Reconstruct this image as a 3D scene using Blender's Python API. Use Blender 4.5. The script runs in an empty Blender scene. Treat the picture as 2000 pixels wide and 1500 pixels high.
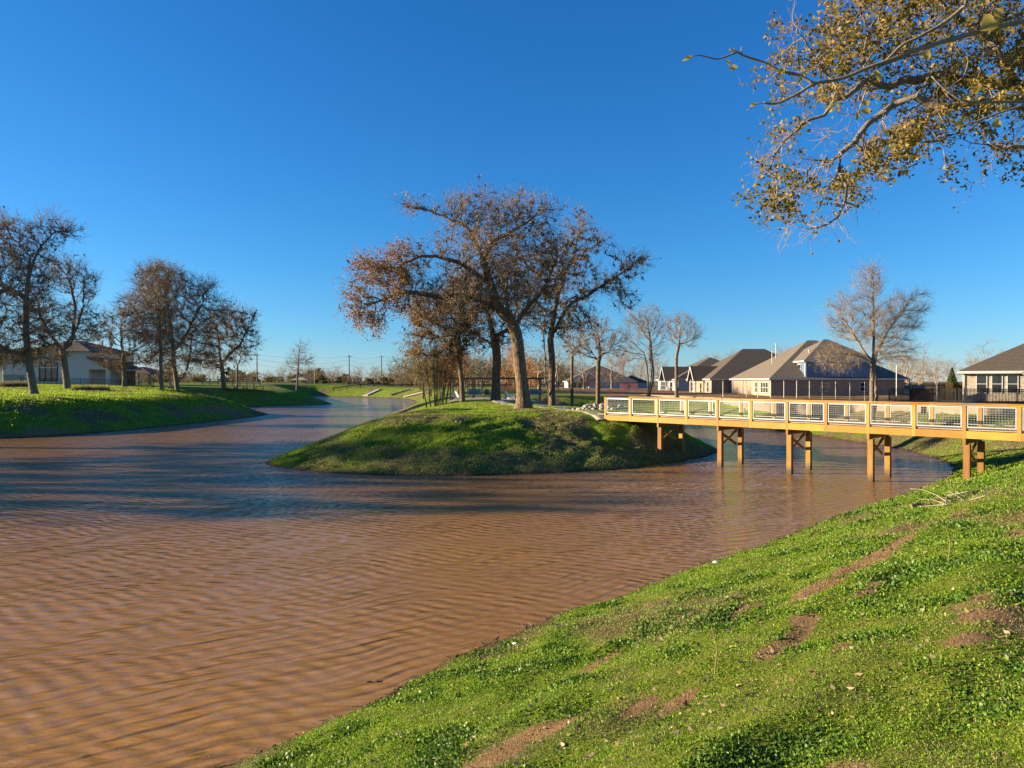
import bpy, math, random
import numpy as np
from mathutils import Vector, Matrix
from mathutils.kdtree import KDTree
R = math.radians
rng = np.random.default_rng(7)
random.seed(7)
scene = bpy.context.scene
COL = scene.collection

# ---------------------------------------------------------------- camera, sky, sun, exposure
EYE = 4.4                     # eye height above the water surface (z = 0)
F = 1387.0; HOR = 744.0       # focal length and horizon line in photo pixels (2000 wide)
cam_d = bpy.data.cameras.new('camera'); cam = bpy.data.objects.new('camera', cam_d); COL.objects.link(cam)
cam_d.sensor_width = 36; cam_d.lens = 36*F/2000; cam_d.clip_start = 0.1; cam_d.clip_end = 6000
cam.location = (0, 0, EYE); cam.rotation_euler = (R(90)-math.atan((750-HOR)/F), 0, 0)
scene.camera = cam

SUN_EL = 12.5; SUN_BACK = 3.0   # elevation; degrees the sun stands beyond due left
sdir = Vector((-math.cos(R(SUN_BACK))*math.cos(R(SUN_EL)), math.sin(R(SUN_BACK))*math.cos(R(SUN_EL)), math.sin(R(SUN_EL))))
world = bpy.data.worlds.new('World'); scene.world = world; world.use_nodes = True
wn = world.node_tree; wn.nodes.clear()
sky = wn.nodes.new('ShaderNodeTexSky'); sky.sky_type = 'NISHITA'; sky.sun_disc = False
sky.sun_elevation = R(SUN_EL); sky.sun_rotation = math.atan2(sdir.x, sdir.y)
sky.air_density = 1.0; sky.dust_density = 0.0; sky.ozone_density = 4.0; sky.altitude = 300
sep = wn.nodes.new('ShaderNodeSeparateColor'); comb = wn.nodes.new('ShaderNodeCombineColor')   # the camera's deep-blue rendering of a clear sky
bg = wn.nodes.new('ShaderNodeBackground'); bg.inputs[1].default_value = 0.051
wo = wn.nodes.new('ShaderNodeOutputWorld')
wn.links.new(sky.outputs[0], sep.inputs[0])
for i, (g_, p_) in enumerate(((.36, 1.5), (.93, 1.02), (1.62, .85))):
    pw = wn.nodes.new('ShaderNodeMath'); pw.operation = 'POWER'; pw.inputs[1].default_value = p_; ml = wn.nodes.new('ShaderNodeMath'); ml.operation = 'MULTIPLY'; ml.inputs[1].default_value = g_
    wn.links.new(sep.outputs[i], pw.inputs[0]); wn.links.new(pw.outputs[0], ml.inputs[0]); wn.links.new(ml.outputs[0], comb.inputs[i])
wn.links.new(comb.outputs[0], bg.inputs[0]); wn.links.new(bg.outputs[0], wo.inputs[0])
sl = bpy.data.lights.new('sun', 'SUN'); sl.energy = 5.0; sl.angle = R(0.5); sl.color = (1.0, 0.83, 0.57)
so = bpy.data.objects.new('sun', sl); COL.objects.link(so); so.location = (-60, 20, 60)
so.rotation_euler = sdir.to_track_quat('Z', 'Y').to_euler()
vs = scene.view_settings; vs.view_transform = 'Standard'; vs.look = 'None'; vs.exposure = 1.6; vs.gamma = 1; vs.use_curve_mapping = False
scene.cycles.max_bounces = 5; scene.cycles.diffuse_bounces = 2; scene.cycles.glossy_bounces = 2
scene.cycles.transparent_max_bounces = 4; scene.cycles.caustics_reflective = False; scene.cycles.caustics_refractive = False

# ---------------------------------------------------------------- helpers: object tree
def tag(o, label=None, cat=None, group=None, kind=None):
    if label: o['label'] = label
    if cat: o['category'] = cat
    if group: o['group'] = group
    if kind: o['kind'] = kind
    return o
def thing(name, label, cat, loc=(0, 0, 0), rz=0.0, group=None):
    o = bpy.data.objects.new(name, None); COL.objects.link(o); o.empty_display_size = 0.3
    o.location = loc; o.rotation_euler = (0, 0, rz)
    return tag(o, label, cat, group)
def mesh_obj(name, V, Fc, mat, parent=None, smooth=False, cols=None):
    """V (n,3); Fc list of arrays (m,k) of equal k or a single array, or python list of polygons"""
    me = bpy.data.meshes.new(name)
    if isinstance(Fc, list) and len(Fc) and not isinstance(Fc[0], np.ndarray):
        me.from_pydata([tuple(v) for v in V], [], Fc)
    else:
        if isinstance(Fc, np.ndarray): Fc = [Fc]
        Fc = [f for f in Fc if len(f)]
        V = np.asarray(V, dtype=np.float32)
        me.vertices.add(len(V)); me.vertices.foreach_set('co', V.ravel())
        loops = np.concatenate([f.ravel() for f in Fc]).astype(np.int32)
        sizes = np.concatenate([np.full(len(f), f.shape[1]) for f in Fc])
        starts = np.concatenate([[0], np.cumsum(sizes)[:-1]]).astype(np.int32)
        me.loops.add(len(loops)); me.loops.foreach_set('vertex_index', loops)
        me.polygons.add(len(sizes)); me.polygons.foreach_set('loop_start', starts)
        me.update(calc_edges=True)
    if smooth: me.polygons.foreach_set('use_smooth', np.ones(len(me.polygons), dtype=bool))
    if cols is not None:
        for nm, arr in cols.items():
            at = me.attributes.new(nm, 'FLOAT', 'POINT'); at.data.foreach_set('value', np.asarray(arr, dtype=np.float32))
    if mat: me.materials.append(mat)
    o = bpy.data.objects.new(name, me); COL.objects.link(o)
    if parent: o.parent = parent
    return o
def copy_tree(o, parent=None):
    c = o.copy(); COL.objects.link(c); c.parent = parent
    for ch in list(o.children): copy_tree(ch, c)
    return c
class MB:
    """collects boxes, bars, prisms and tubes into one mesh"""
    def __init__(s): s.v = []; s.f = []
    def add(s, vs_, fs): 
        n = len(s.v); s.v += [tuple(p) for p in vs_]; s.f += [[i+n for i in f] for f in fs]; return s
    def box(s, x0, x1, y0, y1, z0, z1, M=None):
        P = [Vector((x, y, z)) for z in (z0, z1) for (x, y) in ((x0, y0), (x1, y0), (x1, y1), (x0, y1))]
        if M: P = [M @ p for p in P]
        return s.add(P, [[3, 2, 1, 0], [4, 5, 6, 7], [0, 1, 5, 4], [1, 2, 6, 5], [2, 3, 7, 6], [3, 0, 4, 7]])
    def bar(s, a, b, w, h, up=(0, 0, 1)):
        a = Vector(a); b = Vector(b); d = (b-a); L = d.length; d.normalize()
        u = Vector(up); sd = d.cross(u)
        if sd.length < 1e-3: sd = d.cross(Vector((1, 0, 0)))
        sd.normalize(); u = sd.cross(d)
        P = []
        for p in (a, b):
            for (i, j) in ((-1, -1), (1, -1), (1, 1), (-1, 1)): P.append(p+sd*(i*w/2)+u*(j*h/2))
        return s.add(P, [[3, 2, 1, 0], [4, 5, 6, 7], [0, 1, 5, 4], [1, 2, 6, 5], [2, 3, 7, 6], [3, 0, 4, 7]])
    def tube(s, pts, r, k=8, r2=None):
        pts = [Vector(p) for p in pts]; n = len(pts); V = []; 
        for i, p in enumerate(pts):
            d = (pts[min(i+1, n-1)]-pts[max(i-1, 0)]).normalized()
            ref = Vector((0.31, 0.2, 0.93)) if abs(d.z) < 0.8 else Vector((1, 0.1, 0))
            a = d.cross(ref).normalized(); b = d.cross(a)
            rr = r if r2 is None else r+(r2-r)*i/(n-1)
            for j in range(k): V.append(p+a*(rr*math.cos(2*math.pi*j/k))+b*(rr*math.sin(2*math.pi*j/k)))
        Fs = [[i*k+j, i*k+(j+1) % k, (i+1)*k+(j+1) % k, (i+1)*k+j] for i in range(n-1) for j in range(k)]
        Fs += [list(range(k))[::-1], [(n-1)*k+j for j in range(k)]]
        return s.add(V, Fs)
    def build(s, name, mat, parent=None, smooth=False):
        return mesh_obj(name, s.v, s.f, mat, parent, smooth)
def world_of(px, py, Y): return np.array([(px-1000)/F*Y, Y, EYE-(py-HOR)/F*Y])

# ---------------------------------------------------------------- helpers: materials
def new_mat(name):
    m = bpy.data.materials.new(name); m.use_nodes = True; nt = m.node_tree; nt.nodes.clear()
    out = nt.nodes.new('ShaderNodeOutputMaterial'); b = nt.nodes.new('ShaderNodeBsdfPrincipled'); nt.links.new(b.outputs[0], out.inputs[0])
    return m, nt, b
def N(nt, t, **kw):
    n = nt.nodes.new(t)
    for k, v in kw.items():
        if k.startswith('i_'): n.inputs[k[2:].replace('_', ' ')].default_value = v
        else: setattr(n, k, v)
    return n
def ramp(nt, src, stops):
    r = nt.nodes.new('ShaderNodeValToRGB'); e = r.color_ramp.elements
    while len(e) < len(stops): e.new(0.5)
    for i, (p, c) in enumerate(stops): e[i].position = p; e[i].color = (*c, 1) if len(c) == 3 else c
    nt.links.new(src, r.inputs[0]); return r.outputs[0]
def noise(nt, vec, scale, detail=4, rough=0.55, dist=0.0):
    n = N(nt, 'ShaderNodeTexNoise'); n.inputs['Scale'].default_value = scale; n.inputs['Detail'].default_value = detail
    n.inputs['Roughness'].default_value = rough; n.inputs['Distortion'].default_value = dist
    if vec: nt.links.new(vec, n.inputs['Vector'])
    return n.outputs[0]
def mapping(nt, src, sc=(1, 1, 1), rot=(0, 0, 0)):
    m = N(nt, 'ShaderNodeMapping'); m.inputs['Scale'].default_value = sc; m.inputs['Rotation'].default_value = rot
    nt.links.new(src, m.inputs['Vector']); return m.outputs[0]
def mixc(nt, fac, a, b):
    m = nt.nodes.new('ShaderNodeMix'); m.data_type = 'RGBA'
    for i, v in ((6, a), (7, b)):
        if isinstance(v, tuple): m.inputs[i].default_value = (*v, 1)
        else: nt.links.new(v, m.inputs[i])
    if isinstance(fac, float): m.inputs[0].default_value = fac
    else: nt.links.new(fac, m.inputs[0])
    return m.outputs[2]
def math_(nt, op, a, b=None, c=None):
    m = nt.nodes.new('ShaderNodeMath'); m.operation = op
    for i, v in enumerate((a, b, c)):
        if v is None: continue
        if isinstance(v, (int, float)): m.inputs[i].default_value = v
        else: nt.links.new(v, m.inputs[i])
    return m.outputs[0]
def bump(nt, b, h, strength=0.5, dist=0.02):
    n = N(nt, 'ShaderNodeBump'); n.inputs['Strength'].default_value = strength; n.inputs['Distance'].default_value = dist
    nt.links.new(h, n.inputs['Height']); nt.links.new(n.outputs[0], b.inputs['Normal']); return n
def simple(name, c1, c2=None, scale=3.0, rough=0.7, bumps=0.0, bscale=30, metal=0.0, stretch=(1, 1, 1), spec=None, lo=.3, hi=.7):
    m, nt, b = new_mat(name); b.inputs['Roughness'].default_value = rough; b.inputs['Metallic'].default_value = metal
    if spec is not None: b.inputs['Specular IOR Level'].default_value = spec
    tc = N(nt, 'ShaderNodeTexCoord').outputs['Object']; v = mapping(nt, tc, stretch)
    if c2 is None: c2 = tuple(x*0.8 for x in c1)
    nt.links.new(ramp(nt, noise(nt, v, scale, 5, .6), [(lo, c1), (hi, c2)]), b.inputs['Base Color'])
    if bumps: bump(nt, b, noise(nt, v, bscale, 4), bumps)
    return m
def leafmat(name, stops, trans=0.25, rough=0.55, nscale=0.6):
    m, nt, b = new_mat(name); b.inputs['Roughness'].default_value = rough; b.inputs['Specular IOR Level'].default_value = .25
    g = N(nt, 'ShaderNodeNewGeometry'); tc = N(nt, 'ShaderNodeTexCoord').outputs['Object']
    f = math_(nt, 'MULTIPLY_ADD', g.outputs['Random Per Island'], .55, math_(nt, 'MULTIPLY', noise(nt, tc, nscale, 3), .45))
    c = ramp(nt, f, stops); nt.links.new(c, b.inputs['Base Color'])
    t = nt.nodes.new('ShaderNodeBsdfTranslucent'); nt.links.new(c, t.inputs[0])
    mx = nt.nodes.new('ShaderNodeMixShader'); mx.inputs[0].default_value = trans
    nt.links.new(b.outputs[0], mx.inputs[1]); nt.links.new(t.outputs[0], mx.inputs[2])
    nt.links.new(mx.outputs[0], [n for n in nt.nodes if n.type == 'OUTPUT_MATERIAL'][0].inputs[0])
    return m
def bark(name, c1, c2, sc=1.0):
    m, nt, b = new_mat(name); b.inputs['Roughness'].default_value = .9; b.inputs['Specular IOR Level'].default_value = .15
    tc = N(nt, 'ShaderNodeTexCoord').outputs['Object']; v = mapping(nt, tc, (9*sc, 9*sc, 1.6*sc))
    vo = N(nt, 'ShaderNodeTexVoronoi', feature='DISTANCE_TO_EDGE'); vo.inputs['Scale'].default_value = 1.3; nt.links.new(v, vo.inputs['Vector'])
    n = noise(nt, v, 2.0, 5, .65)
    f = math_(nt, 'ADD', math_(nt, 'MULTIPLY', vo.outputs[0], .9), math_(nt, 'MULTIPLY', n, .6))
    nt.links.new(ramp(nt, f, [(.28, c2), (.75, c1)]), b.inputs['Base Color'])
    bump(nt, b, f, 0.8, 0.06)
    return m

# ---------------------------------------------------------------- noise on arrays
_perm = np.random.default_rng(3).random((256, 256))
def vnoise(x, y, s=1.0):
    x = np.asarray(x)*s; y = np.asarray(y)*s
    xi = np.floor(x).astype(int); yi = np.floor(y).astype(int); fx = x-xi; fy = y-yi
    fx = fx*fx*(3-2*fx); fy = fy*fy*(3-2*fy)
    g = lambda i, j: _perm[i & 255, j & 255]
    return (g(xi, yi)*(1-fx)+g(xi+1, yi)*fx)*(1-fy)+(g(xi, yi+1)*(1-fx)+g(xi+1, yi+1)*fx)*fy-.5
def fbm(x, y, s, o=3):
    return sum(vnoise(x+17*i, y-9*i, s*2**i)/2**i for i in range(o))
def sstep(a, b, x):
    t = np.clip((x-a)/(b-a), 0, 1); return t*t*(3-2*t)
# ---------------------------------------------------------------- terrain
SHORE = [(-3.3, 8.07), (-8, 2.6), (-16, -6), (-30, -18), (-62, -24), (-80, -10), (-76, 14), (-62, 38), (-50, 48), (-39, 54), (-34.8, 60.4),
 (-32.9, 75), (-31.7, 92.5), (-37, 98), (-44, 106), (-47, 114), (-42, 124), (-34.4, 132.7), (-38, 146), (-48, 172), (-59, 203), (-42.6, 197),
 (-29, 179), (-21.7, 158), (-17.5, 125), (-16.6, 100), (-15.8, 89.7), (-13.8, 80.3), (-13, 69), (-13.0, 59), (-12.9, 47), (-13.3, 39.8), (-12.6, 37),
 (-9.4, 34.3), (-5.9, 33), (-2.4, 32.8), (2.46, 34.1), (6.0, 35.6), (9.3, 38.6), (12.2, 43), (13.2, 47), (12.6, 52), (10.4, 57), (8, 63), (7, 70), (9, 77),
 (15, 79.5), (20, 75), (23, 66), (24.2, 57.6), (24.8, 51.7), (24.9, 45), (24.0, 40.4), (22.6, 36.4), (20.4, 33), (16.8, 29), (12.8, 25.3), (6.96, 19.3), (3.26, 15.6), (0, 12.3), (-1.16, 10.7)]
def catmull(P, k=6, closed=True):
    P = np.array(P, float); n = len(P); out = []
    for i in range(n if closed else n-1):
        g = lambda j: P[j % n] if closed else P[min(max(j, 0), n-1)]
        p0, p1, p2, p3 = g(i-1), g(i), g(i+1), g(i+2)
        for t in np.arange(k)/k:
            out.append(.5*((2*p1)+(-p0+p2)*t+(2*p0-5*p1+4*p2-p3)*t*t+(-p0+3*p1-3*p2+p3)*t**3))
    if not closed: out.append(P[-1])
    return np.array(out)
SP = catmull(SHORE, 4)
def seg_dist(x, y, P, closed=True):
    d = np.full(x.shape, 1e9); n = len(P)
    for i in range(n if closed else n-1):
        a = P[i]; b = P[(i+1) % n]; e = b-a
        t = np.clip(((x-a[0])*e[0]+(y-a[1])*e[1])/(e@e), 0, 1)
        d = np.minimum(d, (x-a[0]-t*e[0])**2+(y-a[1]-t*e[1])**2)
    return np.sqrt(d)
def inside(x, y, P):
    c = np.zeros(x.shape, bool); n = len(P)
    for i in range(n):
        a = P[i]; b = P[(i+1) % n]
        if a[1] == b[1]: continue
        m = ((a[1] > y) != (b[1] > y)) & (x < (b[0]-a[0])*(y-a[1])/(b[1]-a[1])+a[0])
        c ^= m
    return c
def shore_d(x, y):
    d = seg_dist(x, y, SP); return np.where(inside(x, y, SP), -d, d)
WALL = np.array([(12, 112), (19.9, 95), (25.5, 70), (29.3, 58), (33.0, 46), (37, 36), (44, 28)], float)
def behind_wall(x, y):   # > 0 on the house side
    xw = np.interp(y, WALL[::-1, 1], WALL[::-1, 0]); return (x-xw)*.93
def ground(x, y, fine=True):
    x = np.asarray(x, float); y = np.asarray(y, float)
    d = shore_d(x, y)+fbm(x, y, .9, 3)*.34
    P = 2.55+1.3*sstep(25, 85, -x)*sstep(30, 50, y)
    P = P+(2.9-P)*sstep(32, 20, y)*sstep(-40, -10, x)
    right = sstep(16, 24, x)*sstep(30, 44, y)
    P = P+(2.02-P)*right*sstep(115, 100, y)
    P = P+(2.42-P)*right*sstep(-.25, .2, behind_wall(x, y))
    w = 8.0+(9.0-8.0)*sstep(32, 20, y)-1.0*sstep(30, 33, y)*sstep(60, 50, y)-2.4*sstep(18, 24, x)*sstep(36, 44, y)-3.0*np.exp(-((x-9)/4.0)**2-((y-43)/6.0)**2)
    t = d/w; k = 6.5
    f = 1-np.logaddexp(0, (1-1.12*t)*k)/k
    h = np.where(d > 0, P*f, np.maximum(d*.35, -1.6))
    up = sstep(.3, 2.5, d)
    h = h+fbm(x, y, .12, 3)*.18*up*sstep(6, 14, d)
    # rutted, hummocky turf
    tx, ty = .657, .754
    u = x*tx+y*ty; v = -x*ty+y*tx
    h = h+up*(vnoise(u*.35, v*1.7+fbm(x, y, .5)*.8)*.13+vnoise(u*.9, v*4.2)*.045+fbm(x, y, 2.1, 3)*.04)*np.where(y < 70, 1, .5)
    # the lumpy dug face on the front right of the peninsula
    m = np.exp(-((x-3.5)/4.5)**2)*np.exp(-((y-39)/2.4)**2)
    h = h-m*.35+m*fbm(x, y, 1.3, 3)*.35
    return h
def gz(x, y): return float(ground(np.array([x]), np.array([y]))[0])
def hit(px, py, y0=6, y1=260):
    """where the sight line through a photo pixel meets the ground"""
    Y = np.linspace(y0, y1, 3000); X = (px-1000)/F*Y; Z = EYE-(py-HOR)/F*Y
    g = ground(X, Y); i = np.argmax(g > Z)
    if g[i] <= Z[i]: i = len(Y)-1
    return float(X[i]), float(Y[i]), float(g[i])
def on(px, Y, dz=0.0):
    X = (px-1000)/F*Y; return (X, Y, gz(X, Y)+dz)

def axis(lo, hi, c, a, b):
    out = [c]; s = c
    while s < hi: s += a+b*abs(s-c); out.append(s)
    s = c; neg = []
    while s > lo: s -= a+b*abs(s-c); neg.append(s)
    return np.array(neg[::-1]+out)
gx = axis(-1500, 1500, 3, .085, .0105); gy = axis(-160, 2600, 5, .085, .0100)
GX, GY = np.meshgrid(gx, gy); H = ground(GX.ravel(), GY.ravel())
nx, ny = len(gx), len(gy)
idx = np.arange(nx*ny).reshape(ny, nx)
Q = np.stack([idx[:-1, :-1].ravel(), idx[:-1, 1:].ravel(), idx[1:, 1:].ravel(), idx[1:, :-1].ravel()], 1)
D = shore_d(GX.ravel(), GY.ravel())
X_, Y_ = GX.ravel(), GY.ravel()
# bare soil: patches on the near bank (ellipses in ground metres), the building plots, the dug face, the waterline
PATCH = []
for px, py, L, W in ((1035, 1455, .8, .3), (1090, 1500, .5, .25), (1690, 1100, 2.0, .34), (1610, 1140, 1.3, .3), (1760, 1062, 1.0, .25), (1440, 1205, .8, .14), (1520, 1265, .9, .2), (1560, 1255, .5, .15),
                     (1700, 1155, .7, .15), (1880, 1000, .7, .18), (1985, 1045, .5, .25), (1600, 1042, .6, .12), (1900, 1200, .9, .25), (1780, 1020, .5, .12), (1930, 1230, .5, .18), (1340, 1430, .5, .12), (1650, 1320, .4, .15),
                     (1180, 1290, .7, .10), (1250, 1400, .4, .1), (1960, 1300, .5, .3)):
    a, b_, c = hit(px, py); PATCH.append((a, b_, L, W))
def dirt_mask(x, y, d):
    tx, ty = .657, .754; m = np.zeros_like(x)
    wob = fbm(x, y, 2.2, 3)*1.3
    for (a, b_, L, W) in PATCH:
        L, W = L*.85, W*.75; u = ((x-a)*tx+(y-b_)*ty)/L; v = (-(x-a)*ty+(y-b_)*tx)/W
        m = np.maximum(m, sstep(1.35, .35, np.sqrt(u*u+v*v)+wob)*.92)
    m = np.maximum(m, sstep(.12, -.02, d+fbm(x, y, 3, 2)*.25))
    m = np.maximum(m, .6*sstep(.40, .55, fbm(x*.7, y*1.3, .8, 3))*sstep(30, 5, y))
    plots = sstep(-.1, .4, behind_wall(x, y))*sstep(22, 30, y)*sstep(12, 16, x)*sstep(200, 170, y)
    soil = sstep(4, 12, x)*sstep(88, 98, y+fbm(x, y, .1)*12)*sstep(330, 250, y)*sstep(160, 120, x)
    m = np.maximum(m, np.maximum(plots, soil)*.9)
    m = np.maximum(m, .75*sstep(-.12, .22, fbm(x, y+7, .22, 4))*sstep(6.0, 3.0, d+fbm(x, y, .4)*2.5)*sstep(-30, -34, x)*sstep(48, 54, y)*sstep(150, 120, y))
    # road embankment by the far flumes
    m = np.maximum(m, .6*sstep(-36, -24, x)*sstep(150, 165, y)*sstep(215, 200, y)*sstep(-.1, .25, fbm(x, y, .12)))
    return m
def dry_mask(x, y, d):
    m = .62*sstep(4.0, 2.0, d+fbm(x, y, .5)*2.2)*sstep(31, 32.5, y)*sstep(44, 40, y)*sstep(-12, -6, x+fbm(x, y, .3)*5)*sstep(17, 12, x)
    m = np.maximum(m, .8*sstep(.05, .35, fbm(x+9, y, .35, 3)))
    m = np.maximum(m, .75*sstep(20, 27, x)*sstep(30, 45, y)*sstep(85, 60, y)*sstep(-.25, .4, fbm(x, y+40, .18, 3)))
    m = np.maximum(m, .9*sstep(2.2, .3, np.hypot(x-.8, y-46)+fbm(x, y, 1)*1.))
    m = np.maximum(m, .7*sstep(6, 4, np.hypot((x+14.2)*1.5, (y-72)*.28)+fbm(x, y, .3)*4))
    m = np.maximum(m, .7*sstep(230, 260, y))
    return m
DM = dirt_mask(X_, Y_, D); YM = dry_mask(X_, Y_, D)
m, nt, b = new_mat('turf_and_soil'); b.inputs['Roughness'].default_value = .95; b.inputs['Specular IOR Level'].default_value = .08
tc = N(nt, 'ShaderNodeTexCoord').outputs['Object']
ad = N(nt, 'ShaderNodeAttribute', attribute_name='dirt').outputs['Fac']; ay = N(nt, 'ShaderNodeAttribute', attribute_name='dry').outputs['Fac']
nb = noise(nt, tc, 1.1, 6, .7); nf = noise(nt, tc, 14, 5, .75); nc = noise(nt, tc, .16, 3)
green = mixc(nt, ramp(nt, nf, [(.32, (0, 0, 0)), (.68, (1, 1, 1))]), (.045, .09, .007), (.16, .24, .016))
green = mixc(nt, ramp(nt, nb, [(.42, (0, 0, 0)), (.7, (1, 1, 1))]), green, (.23, .26, .03))
green = mixc(nt, math_(nt, 'MULTIPLY', ramp(nt, nc, [(.5, (0, 0, 0)), (.7, (1, 1, 1))]), .35), green, (.17, .14, .035))
dry = mixc(nt, ramp(nt, nf, [(.35, (0, 0, 0)), (.65, (1, 1, 1))]), (.075, .055, .02), (.23, .18, .085))
soil = mixc(nt, ramp(nt, noise(nt, tc, 6, 6, .7), [(.3, (0, 0, 0)), (.7, (1, 1, 1))]), (.15, .085, .035), (.33, .205, .10))
fy = ramp(nt, math_(nt, 'ADD', ay, math_(nt, 'MULTIPLY_ADD', nb, .9, -.45)), [(.32, (0, 0, 0)), (.62, (1, 1, 1))])
fd = ramp(nt, math_(nt, 'ADD', ad, math_(nt, 'MULTIPLY_ADD', nf, .7, -.35)), [(.35, (0, 0, 0)), (.6, (1, 1, 1))])
cc = mixc(nt, fd, mixc(nt, fy, green, dry), soil)
pz = N(nt, 'ShaderNodeSeparateXYZ'); nt.links.new(tc, pz.inputs[0])      # soaked mud along the waterline
wet = ramp(nt, math_(nt, 'ADD', pz.outputs[2], math_(nt, 'MULTIPLY_ADD', nb, .16, -.08)), [(.0, (1, 1, 1)), (.13, (0, 0, 0))])
nt.links.new(mixc(nt, wet, cc, (.055, .034, .018)), b.inputs['Base Color'])
hh = math_(nt, 'ADD', math_(nt, 'MULTIPLY', nf, .6), noise(nt, tc, 45, 3, .7))
bump(nt, b, hh, .9, .05)
M_GROUND = m
g = mesh_obj('ground', np.stack([X_, Y_, H], 1), Q, M_GROUND, smooth=True, cols={'dirt': DM, 'dry': YM}); tag(g, kind='structure')

# ---------------------------------------------------------------- water
m = bpy.data.materials.new('muddy_water'); m.use_nodes = True; nt = m.node_tree; nt.nodes.clear()
out = nt.nodes.new('ShaderNodeOutputMaterial'); dif = nt.nodes.new('ShaderNodeBsdfDiffuse'); glo = nt.nodes.new('ShaderNodeBsdfGlossy'); fre = nt.nodes.new('ShaderNodeFresnel'); mx = nt.nodes.new('ShaderNodeMixShader')
glo.inputs['Roughness'].default_value = .05; fre.inputs['IOR'].default_value = 1.33
tc = N(nt, 'ShaderNodeTexCoord').outputs['Object']
nt.links.new(ramp(nt, noise(nt, mapping(nt, tc, (.05, .12, 1)), 1, 3), [(.3, (.36, .178, .046)), (.7, (.30, .150, .052))]), dif.inputs['Color'])
big = ramp(nt, noise(nt, mapping(nt, tc, (.05, .22, 1), (0, 0, R(-6))), 1, 3), [(.38, (.2, .2, .2)), (.62, (1, 1, 1))])     # calmer and more ruffled reaches
wn_ = N(nt, 'ShaderNodeTexNoise'); wn_.inputs['Scale'].default_value = .35; wn_.inputs['Detail'].default_value = 2; nt.links.new(tc, wn_.inputs['Vector'])
vm = N(nt, 'ShaderNodeVectorMath', operation='MULTIPLY_ADD'); vm.inputs[1].default_value = (1.0, 1.0, 0); nt.links.new(wn_.outputs[1], vm.inputs[0]); nt.links.new(tc, vm.inputs[2]); warped = vm.outputs[0]
def train(deg, lam, w, dist=2.8):
    """one train of wind ripples whose crests run at deg from the x axis"""
    wv = N(nt, 'ShaderNodeTexWave', wave_type='BANDS', bands_direction='Y', wave_profile='SIN'); wv.inputs['Scale'].default_value = .314/lam
    wv.inputs['Distortion'].default_value = dist; wv.inputs['Detail'].default_value = 2; wv.inputs['Detail Scale'].default_value = .35; wv.inputs['Detail Roughness'].default_value = .6
    nt.links.new(mapping(nt, warped, (1, 1, 1), (0, 0, R(-deg))), wv.inputs['Vector'])
    am = ramp(nt, noise(nt, mapping(nt, tc, (.25, .4, 1), (0, 0, R(deg*3))), 1, 2), [(.34, (.12, .12, .12)), (.68, (1, 1, 1))])     # ripples come and go in gusts
    return math_(nt, 'MULTIPLY', math_(nt, 'MULTIPLY', wv.outputs[1], w), am)
w1 = train(22, .38, .19)
for a_ in ((31, .29, .18), (12, .50, .18), (-30, .35, .16), (2, .21, .10), (30, .16, .06), (-12, .3, .12)): w1 = math_(nt, 'ADD', w1, train(*a_))
w2 = noise(nt, mapping(nt, tc, (3.5, 13, 1), (0, 0, R(6))), 1.0, 3, .55, .3)
w3 = noise(nt, mapping(nt, tc, (.9, 1.3, 1), (0, 0, R(35))), 1.0, 2)
h = math_(nt, 'ADD', math_(nt, 'MULTIPLY', w1, 1.0), math_(nt, 'ADD', math_(nt, 'MULTIPLY', math_(nt, 'MULTIPLY', w2, .22), big), math_(nt, 'MULTIPLY', w3, .25)))
for node, st, ds in ((dif, 1.0, .065), (glo, 1.0, .14), (fre, 1.0, .06)):
    bn = N(nt, 'ShaderNodeBump'); bn.inputs['Strength'].default_value = st; bn.inputs['Distance'].default_value = ds; nt.links.new(h, bn.inputs['Height']); nt.links.new(bn.outputs[0], node.inputs['Normal'])
nt.links.new(fre.outputs[0], mx.inputs[0]); nt.links.new(dif.outputs[0], mx.inputs[1]); nt.links.new(glo.outputs[0], mx.inputs[2]); nt.links.new(mx.outputs[0], out.inputs[0])
wp = mesh_obj('water', np.array([(-100, -40, 0), (60, -40, 0), (60, 230, 0), (-100, 230, 0)], float), np.array([[0, 1, 2, 3]]), m); tag(wp, kind='structure')
# ---------------------------------------------------------------- trees
B_OAK = bark('bark_oak', (.36, .25, .15), (.075, .05, .03)); B_GREY = bark('bark_grey', (.34, .265, .19), (.11, .085, .06), 1.3)
B_TWIG = simple('twig_bark', (.34, .24, .135), (.17, .118, .068), 3, .9, spec=.1)
B_TWIGL = simple('twig_bark_pale', (.36, .275, .19), (.22, .16, .105), 3, .9, spec=.1)
B_MOSS = leafmat('ball_moss', [(.2, (.06, .047, .030)), (.5, (.12, .092, .052)), (.85, (.21, .162, .09))], .05, .9, .5)
L_RUST = leafmat('oak_leaves_rust', [(.15, (.17, .085, .018)), (.45, (.31, .145, .018)), (.75, (.45, .21, .025)), (.9, (.25, .18, .03))], .3, .6, .25)
L_BROWN = leafmat('oak_leaves_brown', [(.15, (.12, .08, .045)), (.5, (.24, .16, .085)), (.85, (.30, .19, .09))], .2, .7, .3)
L_OLIVE = leafmat('leaves_olive', [(.15, (.05, .06, .012)), (.38, (.13, .125, .022)), (.56, (.26, .20, .035)), (.76, (.42, .23, .04)), (.95, (.34, .24, .09))], .4, .5, .7)
L_GREEN = leafmat('leaves_dark_green', [(.2, (.03, .05, .015)), (.8, (.08, .11, .03))], .2, .6, .4)

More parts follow.
